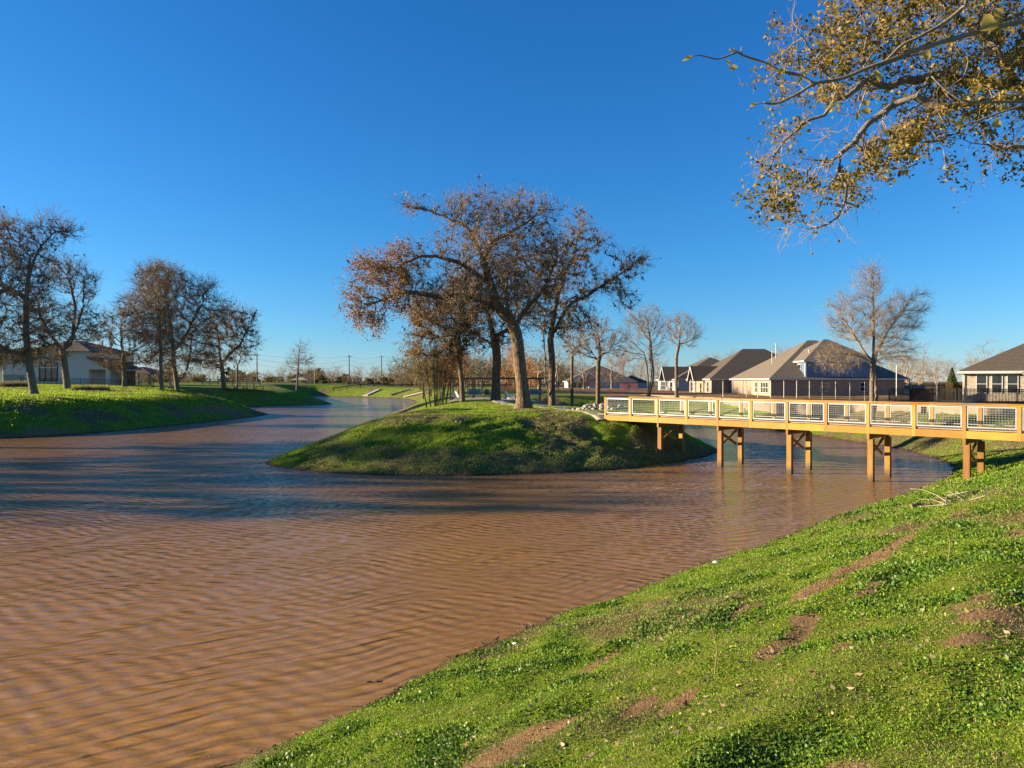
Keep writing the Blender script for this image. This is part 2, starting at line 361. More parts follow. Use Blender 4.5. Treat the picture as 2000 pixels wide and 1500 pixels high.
def frames(d):
    ref = np.where(np.abs(d[:, 2:3]) < .9, np.array([[.31, .2, .93]]), np.array([[1., .15, .1]]))
    a = np.cross(d, ref); a /= np.linalg.norm(a, axis=1, keepdims=True)+1e-9
    return a, np.cross(d, a)
def frusta(P0, P1, r0, r1, k, d0=None, d1=None):
    d = P1-P0; d = d/(np.linalg.norm(d, axis=1, keepdims=True)+1e-9)
    d0 = d if d0 is None else d0; d1 = d if d1 is None else d1
    a0, b0 = frames(d0); a1, b1 = frames(d1); th = 2*np.pi*np.arange(k)/k; c, s = np.cos(th), np.sin(th)
    A = P0[:, None]+r0[:, None, None]*(a0[:, None]*c[None, :, None]+b0[:, None]*s[None, :, None])
    Bq = P1[:, None]+r1[:, None, None]*(a1[:, None]*c[None, :, None]+b1[:, None]*s[None, :, None])
    V = np.concatenate([A, Bq], 1).reshape(-1, 3); n = len(P0)
    j = np.arange(k); q = np.stack([j, (j+1) % k, k+(j+1) % k, k+j], 1)
    return V, (q[None]+(np.arange(n)*2*k)[:, None, None]).reshape(-1, 4)

class Skel:
    def __init__(s, pts, par): s.p = [np.array(p, float) for p in pts]; s.par = list(par)
    def limb(s, start, pts, jitter=0.0, step=.5):
        """a hand-laid limb: a smooth line from node `start` through pts"""
        line = catmull([s.p[start]]+[np.array(q, float) for q in pts], 6, False)
        L = np.linalg.norm(np.diff(line, axis=0), axis=1).sum(); n = max(3, int(L/step))
        c = np.concatenate([[0], np.cumsum(np.linalg.norm(np.diff(line, axis=0), axis=1))])
        prev = start; ids = []
        for t in np.linspace(0, c[-1], n+1)[1:]:
            q = np.array([np.interp(t, c, line[:, i]) for i in range(3)])+rng.normal(0, jitter, 3)
            s.p.append(q); s.par.append(prev); prev = len(s.p)-1; ids.append(prev)
        return ids
    def colonize(s, A, step=.5, di=6.0, dk=.9, iters=60, wander=.25, up=0.0, first=0):
        A = np.array(A); dirs = {}
        for it in range(iters):
            if not len(A): break
            kd = KDTree(len(s.p)); [kd.insert(p, i) for i, p in enumerate(s.p) if i >= first]; kd.balance()
            pull = {}; keep = []
            for a in A:
                co, i, d = kd.find(a)
                if d < dk: continue
                keep.append(a)
                if d < di:
                    v = (a-s.p[i])/d
                    if i in pull: pull[i] += v
                    else: pull[i] = v.copy()
            if not pull: 
                di *= 1.4
                if di > 60: break
                A = np.array(keep); continue
            A = np.array(keep); grew = 0
            for i, v in pull.items():
                nrm = np.linalg.norm(v)
                if nrm < 1e-6: continue
                v = v/nrm
                if s.par[i] >= 0:
                    pd = s.p[i]-s.p[s.par[i]]; pd /= np.linalg.norm(pd)+1e-9; v = v+.35*pd
                v = v+rng.normal(0, wander, 3)+np.array([0, 0, up]); v /= np.linalg.norm(v)
                q = s.p[i]+v*step; key = tuple(np.round(q/(.3*step)).astype(int))
                if key in dirs: continue
                dirs[key] = 1; s.p.append(q); s.par.append(i); grew += 1
            if not grew: break
    def finish(s, r_trunk, r_tip=.012, flare=0.0, base_z=None):
        P = np.array(s.p); par = np.array(s.par); n = len(P)
        tips = np.zeros(n); ch = np.zeros(n, int)
        for i in range(n-1, 0, -1): ch[par[i]] += 1
        tips[ch == 0] = 1
        order = range(n-1, 0, -1)
        for i in order: tips[par[i]] += tips[i]
        p = math.log(max(tips[0], 2))/math.log(r_trunk/r_tip)
        r = r_tip*tips**(1/p)
        # gentle taper along unbranched runs: depth based
        h = np.maximum(P[:, 2], 0)
        if flare: r = r*(1+flare*np.exp(-h/.5)*(r > .3*r_trunk))
        d = P-P[np.maximum(par, 0)]; d[0] = (0, 0, 1); d /= np.linalg.norm(d, axis=1, keepdims=True)+1e-9
        main = np.full(n, -1); best = np.zeros(n)
        for i in range(1, n):
            if r[i] > best[par[i]]: best[par[i]] = r[i]; main[par[i]] = i
        s.P, s.r, s.d, s.pa, s.main, s.ch = P, r, d, par, main, ch
        return s
    def mesh(s, lo, hi, k):
        i = np.where((s.r > lo) & (s.r <= hi) & (s.pa >= 0))[0]; pa = s.pa[i]; ism = s.main[pa] == i
        d0 = np.where(ism[:, None], s.d[pa], s.d[i]); r0 = np.where(ism, s.r[pa], np.minimum(s.r[pa], s.r[i]*1.25))
        if not len(i): return np.zeros((0, 3)), np.zeros((0, 4), int)
        return frusta(s.P[pa], s.P[i], r0, s.r[i], k, d0, s.d[i])
def cat(ms):
    V = []; Fq = []; n = 0
    for v, f in ms:
        if len(v): V.append(v); Fq.append(f+n); n += len(v)
    return np.concatenate(V), np.concatenate(Fq)
def unit(v): return v/(np.linalg.norm(v, axis=1, keepdims=True)+1e-9)
def twigs(P, D_, L, r, center, n_sub=3, segs=3, spread=.9, droop=0.0, rise=.15, k=3):
    """sprays of twigs growing from points P (directions D_); returns mesh pieces and the twig points"""
    out = []; M = len(P)
    outw = unit(P-center)
    d = unit(D_*.6+outw*.35+rng.normal(0, spread, (M, 3))*.6+np.array([0, 0, rise])); p = P.copy(); pts = []; rr = np.full(M, r)*rng.uniform(.8, 1.3, M)
    l = L*rng.uniform(.5, 1.3, M)/segs; sub = []
    for sgi in range(segs):
        q = p+d*l[:, None]; r2 = rr*.68; out.append(frusta(p, q, rr, r2, k)); pts.append(q); sub.append((q, d)); rr = r2
        p = q; d = unit(d+rng.normal(0, .33, (M, 3))+np.array([0, 0, .06-droop]))
    for j in range(n_sub):
        q, dd = sub[j % segs]; d2 = unit(dd+rng.normal(0, .75, q.shape)); l2 = L*rng.uniform(.25, .6, M)
        e1 = q+d2*l2[:, None]*.5; d3 = unit(d2+rng.normal(0, .4, q.shape)+np.array([0, 0, .05-droop])); e2 = e1+d3*l2[:, None]*.6
        out.append(frusta(q, e1, np.full(M, r*.5), np.full(M, r*.35), k)); out.append(frusta(e1, e2, np.full(M, r*.35), np.full(M, r*.15), k))
        pts += [e1, e2]
    return cat(out), np.concatenate(pts)
def leaf_quads(P, size, flat=.3):
    """small folded-diamond leaves, one island each"""
    n = len(P); u = unit(rng.normal(0, 1, (n, 3))); w = unit(np.cross(u, rng.normal(0, 1, (n, 3)))); s = size*rng.uniform(.6, 1.35, n)[:, None]
    nn = np.cross(u, w)
    V = np.stack([P-u*s*.5, P+w*s*.32+nn*s*.1, P+u*s*.55, P-w*s*.32+nn*s*.1], 1).reshape(-1, 3)
    Fq = np.arange(4*n).reshape(n, 4); return V, Fq
def spikes(P, size, m=9, hang=0.0):
    """shaggy balls of short thin blades"""
    n = len(P); Pm = np.repeat(P, m, 0); d = unit(rng.normal(0, 1, (n*m, 3))+np.array([0, 0, -hang])); s = np.repeat(size*rng.uniform(.5, 1.4, n), m)[:, None]*rng.uniform(.6, 1.2, (n*m, 1))
    w = unit(np.cross(d, rng.normal(0, 1, d.shape)))*s*.16; o = rng.normal(0, .18, Pm.shape)*s
    V = np.stack([Pm+o-w, Pm+o+w, Pm+o+d*s], 1).reshape(-1, 3)
    return V, np.arange(3*n*m).reshape(-1, 3)
def ell(c, r, n):
    v = unit(rng.normal(0, 1, (n, 3)))*(rng.random((n, 1))**(1/2.4)); return np.array(c)+v*np.array(r)

def make_tree(name, label, cat_, loc, trunkpts, blobs, r_trunk, natt, limbs=(), step=.45, dk=.8, di=5.0, wander=.3, flare=.5, up=.0,
              twig=(1.0, .014, 3, 1.0), ntw=1.5, moss=0.0, moss_size=.22, leaves=(), bk=None, tk=None, group=None, thick=.09, twk=3, kmain=10, hang=0.3, r_tip=.016, twr=.055):
    """trunkpts and blobs in metres relative to the foot of the tree"""
    root = thing(name, label, cat_, loc, 0, group)
    sk = Skel([(0, 0, -.6)], [-1]); r_trunk *= .82; natt = int(natt*1.5); dk *= .85
    ids = sk.limb(0, trunkpts, 0.01*step, step*.6)
    for (t, pts) in limbs: sk.limb(ids[int(t*(len(ids)-1))], pts, .06*step, step*.8)
    vol = np.array([bl[1][0]*bl[1][1]*bl[1][2]*(bl[2] if len(bl) > 2 else 1) for bl in blobs])**.85; vol /= vol.sum()
    A = np.concatenate([ell(bl[0], bl[1], max(4, int(natt*v))) for bl, v in zip(blobs, vol)])
    nfirst = max(1, int(len(ids)*.45))
    sk.colonize(A, step, di, dk, 70, wander, up, first=nfirst)
    sk.finish(r_trunk, r_tip, flare)
    c = np.average(np.array([bl[0] for bl in blobs]), axis=0, weights=vol); c[2] -= 1.5
    mesh_obj('trunk', *sk.mesh(thick, 9, kmain), bk or B_OAK, root, True)
    thin = np.where((sk.r < twr) & (sk.pa >= 0))[0]
    n = int(len(thin)*ntw*2.2); pick = rng.choice(thin, n) if n else thin[:0]
    tp = sk.P[pick]+(sk.P[sk.pa[pick]]-sk.P[pick])*rng.random((n, 1))
    tw, pts = twigs(tp, sk.d[pick], twig[0], twig[1], c, twig[2], 3, twig[3], k=twk)
    crown = mesh_obj('crown', *cat([sk.mesh(thick*.35, thick, 6), sk.mesh(0, thick*.35, 4), tw]), tk or B_TWIG, root, False)
    if moss:
        cand = np.where((sk.r < .16) & (sk.pa >= 0))[0]; q = rng.choice(cand, int(len(cand)*moss))
        t_ = rng.random((len(q), 1)); mp = np.concatenate([sk.P[q]*t_+sk.P[sk.pa[q]]*(1-t_)+rng.normal(0, .05, (len(q), 3)), pts[rng.choice(len(pts), int(len(q)*.35))]])
        mesh_obj('moss', *spikes(mp, moss_size, 9, hang), B_MOSS, root)
    for (mat, fn, frac, size, per) in leaves:
        msk = fn(pts); q = pts[msk]
        if not len(q): continue
        q = q[rng.random(len(q)) < frac]; q = np.repeat(q, per, 0)+rng.normal(0, size*.9, (len(q)*per, 3))
        mesh_obj('foliage', *leaf_quads(q, size), mat, root)
    return root
def px_tree(px, Y, pxb):
    """blobs given in photo pixels at a depth -> metres relative to the foot"""
    x, y, z = on(px, Y); out = []
    for bl in pxb:
        bx, by, rx, ry = bl[:4]; dy = bl[4] if len(bl) > 4 else 0; ryd = bl[5] if len(bl) > 5 else rx/F*Y*.9
        w = world_of(bx, by, Y)-np.array([x, y, z]); s = Y/F
        out.append(((w[0], dy, w[2]), (rx*s, ryd, ry*s)))
    return (x, y, z), out
def px_pts(px, Y, P, dy=None):
    x, y, z = on(px, Y); out = []
    for i, q in enumerate(P):
        w = world_of(q[0], q[1], Y)-np.array([x, y, z]); out.append((w[0], (q[2] if len(q) > 2 else 0), w[2]))
    return out

# the great oak at the point of the peninsula
OAKY = hit(1022, 798, 30, 80)[1]
loc, bl = px_tree(1022, OAKY, [(708, 574, 30, 44, -1), (738, 535, 45, 34, -1), (736, 628, 40, 36, -1.5), (804, 512, 60, 38, 0), (800, 574, 65, 44, -1), (822, 410, 44, 13, 0, 1.2), (868, 416, 45, 20, 0),
 (935, 416, 78, 38, 0), (1010, 402, 64, 33, 1), (1048, 414, 52, 36, 1), (948, 490, 96, 78, 0), (1040, 500, 84, 80, 0), (905, 575, 80, 55, 0), (1000, 575, 80, 50, 0)])
TP = px_pts(1022, OAKY, [(1022, 770), (1016, 720), (1009, 660), (1000, 632), (975, 602), (958, 556), (942, 504), (925, 465), (905, 436), (882, 408)])
LM = [(.40, px_pts(1022, OAKY, [(1030, 600, .5), (1062, 560, 1), (1090, 500, 1)])), (.36, px_pts(1022, OAKY, [(985, 590, -1.5), (940, 585, -3), (880, 600, -4)])),
      (.62, px_pts(1022, OAKY, [(905, 520, -.5), (880, 512, -1), (830, 508, -1.5), (780, 530, -1.5)])), (.5, px_pts(1022, OAKY, [(915, 575, 1), (860, 580, 0), (800, 575, -1), (750, 590, -1)])),
      (.72, px_pts(1022, OAKY, [(960, 470, 1), (1000, 440, 2), (1040, 415, 2)])), (.90, px_pts(1022, OAKY, [(865, 422, 0), (830, 410, 0), (785, 398, 0)])),
      (.45, px_pts(1022, OAKY, [(990, 540, 2), (1005, 500, 3), (1010, 450, 3)]))]
make_tree('oak_tree', 'great leaning oak with rust leaves on its left side, nearest tree on the grassy point', 'tree', loc, TP, bl, .50, 2000, LM, step=.42, dk=.62, di=4, wander=.38,
          flare=.75, r_tip=.02, twig=(1.0, .014, 3, .9), ntw=1.2, moss=1.0, moss_size=.17, kmain=14,
          leaves=[(L_RUST, lambda p: (fbm(p[:, 0]+p[:, 1], p[:, 2], .5, 2)+np.where((p[:, 0] < -7.6), .35, -.42)+np.where((p[:, 0] > 0) & (p[:, 2] > 12.3), .35, 0)) > 0, .55, .12, 3),
                  (L_BROWN, lambda p: rng.random(len(p)) < .16, .8, .10, 2)])

# the other trees of the grove
Y = 62
loc, bl = px_tree(1078, Y, [(1092, 545, 80, 80), (1236, 516, 38, 30, 0, 2), (1188, 556, 40, 28, 0, 2.5), (1214, 580, 30, 26, 0, 2), (1130, 448, 34, 38, 0, 2), (1172, 476, 28, 20, 0, 2), (1110, 622, 62, 35), (1050, 600, 60, 50)])
make_tree('oak_tree', 'twin-trunked oak whose bare mossy limbs reach right, behind the great leaning oak', 'tree', loc,
          px_pts(1078, Y, [(1078, 750), (1078, 700), (1075, 655), (1085, 610)]), bl, .35, 1400,
          [(.75, px_pts(1078, Y, [(1110, 600, 0), (1150, 575, 0), (1195, 545, 0), (1235, 520, 0)])), (.9, px_pts(1078, Y, [(1095, 560), (1120, 500), (1128, 460)])), (.15, px_pts(1078, Y, [(1064, 740, -.6), (1064, 700, -.9), (1060, 640, -1)]))],
          step=.5, dk=.75, di=5, wander=.4, flare=.4, twig=(1.0, .017, 3, 1.0), ntw=1.3, moss=1.1, moss_size=.27, leaves=[(L_BROWN, lambda p: p[:, 2] < 8, .4, .13, 1)])
Y = 70
loc, bl = px_tree(968, Y, [(964, 640, 62, 46), (925, 565, 56, 56), (985, 560, 50, 60)])
make_tree('oak_tree', 'thick straight-trunked oak with drab moss, standing left behind the great oak', 'tree', loc, px_pts(968, Y, [(969, 740), (970, 690), (960, 640), (950, 600)]), bl, .52, 900,
          [(.6, px_pts(968, Y, [(940, 660, 0), (915, 640, 0)])), (.7, px_pts(968, Y, [(995, 640, 0), (1010, 600, 0)]))],
          step=.55, dk=.85, di=6, wander=.38, flare=.35, twig=(1.0, .017, 3, 1.0), ntw=1.2, moss=.9, moss_size=.32, leaves=[(L_BROWN, lambda p: rng.random(len(p)) < .5, .9, .14, 2)])
Y = 64
loc, bl = px_tree(904, Y, [(884, 650, 60, 50), (850, 620, 58, 55), (815, 680, 34, 30), (905, 590, 60, 50)])
make_tree('oak_tree', 'slim pale-trunked oak with drooping rusty foliage, leftmost large trunk of the grove', 'tree', loc, px_pts(904, Y, [(902, 750), (898, 710), (897, 670), (890, 630)]), bl, .27, 1000,
          (), step=.5, dk=.8, di=6, wander=.38, flare=.2, twig=(.9, .016, 3, 1.0), ntw=1.8, moss=1.3, moss_size=.30,
          leaves=[(L_RUST, lambda p: fbm(p[:, 0], p[:, 2], .6, 2) > -.03, .5, .14, 2), (L_BROWN, lambda p: rng.random(len(p)) < .5, .8, .14, 2)])
Y = 80
loc, bl = px_tree(1118, Y, [(1118, 660, 40, 40), (1110, 620, 30, 30)])
make_tree('oak_tree', 'thin young oak just right of the twin trunks', 'tree', loc, px_pts(1118, Y, [(1117, 740), (1118, 690)]), bl, .2, 220, (), step=.6, dk=1, di=7, moss=.6, moss_size=.3, ntw=1.5, flare=.1)
Y = 76
loc, bl = px_tree(1168, Y, [(1175, 665, 55, 34), (1165, 640, 35, 22), (1200, 680, 26, 22), (1130, 680, 30, 24)])
make_tree('oak_tree', 'small round dark oak before the distant low house, left of the two pale vase trees', 'tree', loc, px_pts(1168, Y, [(1168, 740), (1169, 706)]), bl, .28, 520,
          (), step=.5, dk=.8, di=6, wander=.35, flare=.25, twig=(1.0, .017, 3, .9), ntw=1.5, moss=.5, moss_size=.22)
Y = 86
loc, bl = px_tree(1266, Y, [(1258, 640, 42, 36), (1272, 622, 30, 20), (1240, 680, 30, 34), (1275, 680, 24, 34)])
make_tree('pecan_tree', 'pale bare double-stemmed tree, left one of the pair beyond the bridge', 'tree', loc, px_pts(1266, Y, [(1266, 750), (1263, 715), (1258, 690)]), bl, .3, 620,
          [(.15, px_pts(1266, Y, [(1274, 740), (1272, 700), (1270, 660)]))], step=.5, dk=.75, di=9, wander=.18, up=.25, flare=.2, bk=B_GREY, tk=B_TWIGL, twig=(1.1, .017, 3, .55), ntw=1.6)
Y = 90
loc, bl = px_tree(1321, Y, [(1330, 648, 36, 34), (1345, 660, 24, 22), (1318, 640, 20, 24)])
make_tree('pecan_tree', 'pale bare vase-shaped tree in front of the white-walled house, right one of the pair', 'tree', loc, px_pts(1321, Y, [(1321, 740), (1321, 700)]), bl, .24, 520,
          (), step=.5, dk=.75, di=9, wander=.18, up=.22, flare=.2, bk=B_GREY, tk=B_TWIGL, twig=(1.1, .017, 3, .55), ntw=1.6)
Y = 53
loc, bl = px_tree(1704, Y, [(1705, 640, 70, 56), (1700, 560, 34, 46), (1760, 620, 44, 44), (1650, 620, 36, 44), (1640, 700, 46, 30), (1610, 690, 20, 16), (1740, 690, 48, 26), (1790, 590, 16, 28)])
make_tree('pecan_tree', 'big bare twiggy tree with a forked pale trunk beyond the footbridge', 'tree', loc, px_pts(1704, Y, [(1703, 770), (1704, 730), (1706, 690), (1706, 640), (1705, 580), (1704, 530)]), bl, .27, 1200,
          [(.05, px_pts(1704, Y, [(1714, 780, .2), (1713, 740, .3), (1714, 700, .4), (1740, 650, .6), (1775, 600, .5)])), (.4, px_pts(1704, Y, [(1690, 700), (1650, 690), (1630, 710)])), (.45, px_pts(1704, Y, [(1690, 690), (1665, 650), (1640, 610)]))],
          step=.36, dk=.55, di=5, wander=.2, up=.28, flare=.25, bk=B_GREY, tk=B_TWIGL, twig=(.85, .011, 3, .5), ntw=2.1, r_tip=.009)
# slender multi-stemmed clump on the left of the grove
x0, y0, z0 = on(852, 70)
t = thing('clump_tree', 'cluster of thin pale upright stems at the left edge of the grove', 'tree', (x0, y0, z0))
ms = []; tps = []; tds = []
for i in range(16):
    a = rng.uniform(-.95, .95); bb = rng.uniform(-.7, .7); n = 9; hh = rng.uniform(3.2, 6.5); q = np.array([[a+(a*.12)*k+rng.normal(0, .03), bb+bb*.1*k+rng.normal(0, .03), -.2+hh*k/(n-1)] for k in range(n)])
    r_ = np.linspace(rng.uniform(.035, .075), .012, n); ms.append(frusta(q[:-1], q[1:], r_[:-1], r_[1:], 6)); tps.append(q[4:]); tds.append(np.tile([0, 0, 1.], (n-4, 1)))
mesh_obj('trunk', *cat(ms), B_GREY, t)
tp = np.repeat(np.concatenate(tps), 5, 0); tw, pts = twigs(tp, np.repeat(np.concatenate(tds), 5, 0), 1.3, .013, np.array([0, 0, 2.]), 3)
mesh_obj('crown', *tw, B_TWIG, t); mesh_obj('foliage', *leaf_quads(pts[rng.random(len(pts)) < .5], .12), L_RUST, t)

# the left lawn
def left_tree(px, py, pxb, trunk, r, natt, label, limbs=(), **kw):
    X, Y, Z = hit(px, py, 56, 180); loc, bl = px_tree(px, Y, pxb)
    return make_tree('oak_tree', label, 'tree', loc, px_pts(px, Y, trunk), bl, r, natt, [(t, px_pts(px, Y, l)) for t, l in limbs], flare=.35, bk=B_GREY, r_tip=.026, **kw), Y
left_tree(69, 772, [(20, 470, 60, 40), (105, 446, 36, 26), (140, 458, 24, 12, 0, 1.5), (30, 540, 70, 50), (-60, 520, 60, 70), (60, 600, 50, 50), (0, 650, 60, 50), (-60, 640, 60, 60), (60, 500, 45, 30), (20, 690, 60, 28), (85, 660, 45, 30), (-20, 590, 50, 50)],
          [(60, 730), (54, 690), (51, 640), (52, 590), (56, 540), (60, 500)], .42, 1700, 'tall mossy oak by the white house, leftmost on the lawn',
          [(.7, [(20, 565), (-10, 572), (-50, 560)]), (.85, [(75, 490), (92, 470), (110, 452), (140, 455)]), (.35, [(45, 690, -1), (20, 670, -2), (0, 650, -2)])],
          step=.6, dk=.85, di=6, wander=.4, twig=(1.5, .024, 3, .85), ntw=1.9, moss=1.5, moss_size=.22)
left_tree(134, 761, [(75, 600, 34, 40), (130, 540, 40, 35), (165, 560, 26, 46), (150, 620, 36, 30), (110, 640, 40, 30), (120, 520, 40, 16), (170, 640, 34, 34), (90, 690, 50, 22)],
          [(128, 730), (125, 700), (122, 684)], .46, 1100, 'forked mossy oak in front of the white house, second on the lawn',
          [(1.0, [(100, 655), (84, 630), (75, 600)]), (1.0, [(140, 670), (145, 630), (148, 600), (138, 560)]), (1.0, [(150, 640), (162, 600), (165, 560)])],
          step=.6, dk=.85, di=6, wander=.38, twig=(1.4, .024, 3, .85), ntw=1.6, moss=1.4, moss_size=.21)
left_tree(243, 757, [(240, 660, 46, 46), (215, 640, 36, 30), (250, 620, 50, 26), (230, 700, 46, 26), (200, 660, 34, 30), (275, 690, 40, 30)], [(243, 730), (240, 700)], .4, 520, 'low wide oak keeping brown leaves, right of the white house',
          step=.6, dk=.9, di=8, wander=.35, twig=(1.0, .02, 3, 1.0), ntw=1.7, moss=1.0, moss_size=.26, leaves=[(L_BROWN, lambda p: p[:, 2] < 9.5, .3, .14, 1)])
left_tree(317, 764, [(300, 600, 46, 42), (270, 640, 34, 34), (320, 660, 36, 50), (310, 545, 36, 30)], [(315, 735), (314, 700), (312, 650), (310, 600)], .3, 700, 'slender dark oak just left of the broadest crown on the left lawn',
          step=.6, dk=.9, di=7, wander=.38, twig=(1.6, .025, 3, .85), ntw=1.7, moss=1.3, moss_size=.21)
left_tree(348, 764, [(310, 550, 55, 38), (350, 580, 60, 46), (398, 572, 36, 26), (265, 600, 40, 34), (420, 610, 34, 30), (340, 640, 70, 50), (390, 640, 40, 40), (340, 700, 56, 26), (400, 690, 40, 28)],
          [(343, 735), (338, 700), (336, 660), (330, 610)], .42, 1200, 'broad tall oak with a rounded crown, middle of the left lawn',
          [(.5, [(360, 660), (380, 620), (400, 585)]), (.2, [(352, 735, 1), (362, 700, 1.5), (366, 650, 1.5)])],
          step=.6, dk=.85, di=6, wander=.38, twig=(1.7, .026, 3, .85), ntw=1.7, moss=1.2, moss_size=.21)
left_tree(438, 761, [(445, 636, 50, 36), (478, 632, 28, 26), (490, 655, 16, 20), (420, 660, 30, 30), (455, 680, 36, 30), (420, 705, 36, 20), (480, 665, 26, 26)], [(435, 730), (430, 695), (427, 660)], .45, 620, 'mossy oak at the right end of the left lawn row',
          [(.5, [(450, 690), (470, 670), (485, 640)])], step=.7, dk=1, di=8, wander=.38, twig=(1.8, .028, 3, .85), ntw=1.7, moss=1.2, moss_size=.38)
left_tree(463, 757, [(466, 690, 20, 24)], [(463, 735), (464, 715)], .22, 160, 'small sparse tree behind the last oak of the left lawn', step=.9, dk=1.3, di=12, twig=(1.6, .025, 3, .8), ntw=2)
left_tree(579, 758, [(586, 700, 20, 26), (575, 715, 18, 18), (592, 675, 12, 14), (600, 705, 12, 12)], [(581, 735), (583, 710), (584, 690), (587, 672)], .3, 260, 'lone thin tree against the sky near the road, left of the peninsula',
          step=.8, dk=1.1, di=9, wander=.35, twig=(1.6, .026, 3, .8), ntw=1.4)
# trees on the left bank just outside the picture, whose shadows lie on the water
for (x, y, hgt, lab) in ((-59, 48, 13, 'bare oak on the left bank outside the picture, nearest the water bend'), (-68, 39, 15, 'tall bare oak on the left bank outside the picture, middle one'), (-76, 31, 16, 'tall bare oak on the left bank outside the picture, farthest left')):
    make_tree('oak_tree', lab, 'tree', (x, y, gz(x, y)), [(0, 0, 3), (.3, 0, hgt*.5)], [((0, 0, hgt*.7), (6.5, 6.5, hgt*.3)), ((-3, 2, hgt*.6), (4, 4, 3))], .5, 420, (), step=.7, dk=1, di=8, twig=(1.1, .022, 3, 1), ntw=1.3, moss=.9, moss_size=.5)
# ---------------------------------------------------------------- footbridge
def woodmat(name, c1, c2, sx=(1.2, 1.2, 14)):
    m, nt, b = new_mat(name); b.inputs['Roughness'].default_value = .65; b.inputs['Specular IOR Level'].default_value = .3
    tc = N(nt, 'ShaderNodeTexCoord').outputs['Object']
    g1 = noise(nt, mapping(nt, tc, sx), 1.5, 5, .6, .6); g2 = noise(nt, tc, 1.1, 2)
    c = ramp(nt, math_(nt, 'ADD', math_(nt, 'MULTIPLY', g1, .6), math_(nt, 'MULTIPLY', g2, .4)), [(.35, c2), (.62, c1)])
    oi = N(nt, 'ShaderNodeObjectInfo'); hv = N(nt, 'ShaderNodeHueSaturation'); nt.links.new(c, hv.inputs['Color'])     # every board its own tone
    nt.links.new(math_(nt, 'MULTIPLY_ADD', oi.outputs['Random'], .34, .82), hv.inputs['Value']); nt.links.new(math_(nt, 'MULTIPLY_ADD', oi.outputs['Random'], .022, .489), hv.inputs['Hue']); c = hv.outputs[0]
    vo = N(nt, 'ShaderNodeTexVoronoi'); vo.inputs['Scale'].default_value = 2.2; nt.links.new(tc, vo.inputs['Vector'])
    c = mixc(nt, ramp(nt, vo.outputs[0], [(.03, (1, 1, 1)), (.07, (0, 0, 0))]), c, (.16, .07, .02))
    if name == 'weathered_pile':   # water-stained foot
        g = N(nt, 'ShaderNodeNewGeometry'); sp = N(nt, 'ShaderNodeSeparateXYZ'); nt.links.new(g.outputs['Position'], sp.inputs[0])
        c = mixc(nt, ramp(nt, math_(nt, 'ADD', sp.outputs[2], math_(nt, 'MULTIPLY', g1, .3)), [(.22, (1, 1, 1)), (.55, (0, 0, 0))]), c, (.07, .045, .02))
    nt.links.new(c, b.inputs['Base Color']); bump(nt, b, g1, .25, .01); return m
W_BEAM = woodmat('treated_pine', (.40, .21, .032), (.30, .15, .02)); W_POST = woodmat('treated_pine_post', (.38, .205, .036), (.28, .14, .024), (10, 10, .8))
W_PILE = woodmat('weathered_pile', (.30, .155, .030), (.18, .088, .018), (8, 8, .6)); W_DECK = woodmat('deck_boards', (.48, .38, .26), (.34, .26, .17), (1, 1, 8))
GALV = simple('galvanised_steel', (.38, .38, .36), (.31, .32, .31), 6, .45, metal=.35); WIRE = simple('white_wire', (.20, .20, .185), (.16, .16, .15), 9, .5)
A0 = Vector((5.2, 42.0, 0)); BD = Vector((.69, -.724, 0)).normalized(); BN = Vector((-BD.y, BD.x, 0))   # BN points to the far side
BM = Matrix.Translation(A0) @ Matrix.Rotation(math.atan2(BD.y, BD.x), 4, 'Z')
br = thing('footbridge', 'new yellow pine footbridge with wire mesh railings crossing to the right bank', 'footbridge', A0, math.atan2(BD.y, BD.x))
Tend = 31.5; SPC = 1.83; POSTS = [.43+SPC*k for k in range(18)]; WID = 2.4
W_D = MB()
x = -.25
while x < Tend: W_D.box(x, x+.138, .02, WID-.02, 2.425, 2.463); x += .145
W_D.build('deck', W_DECK, br)
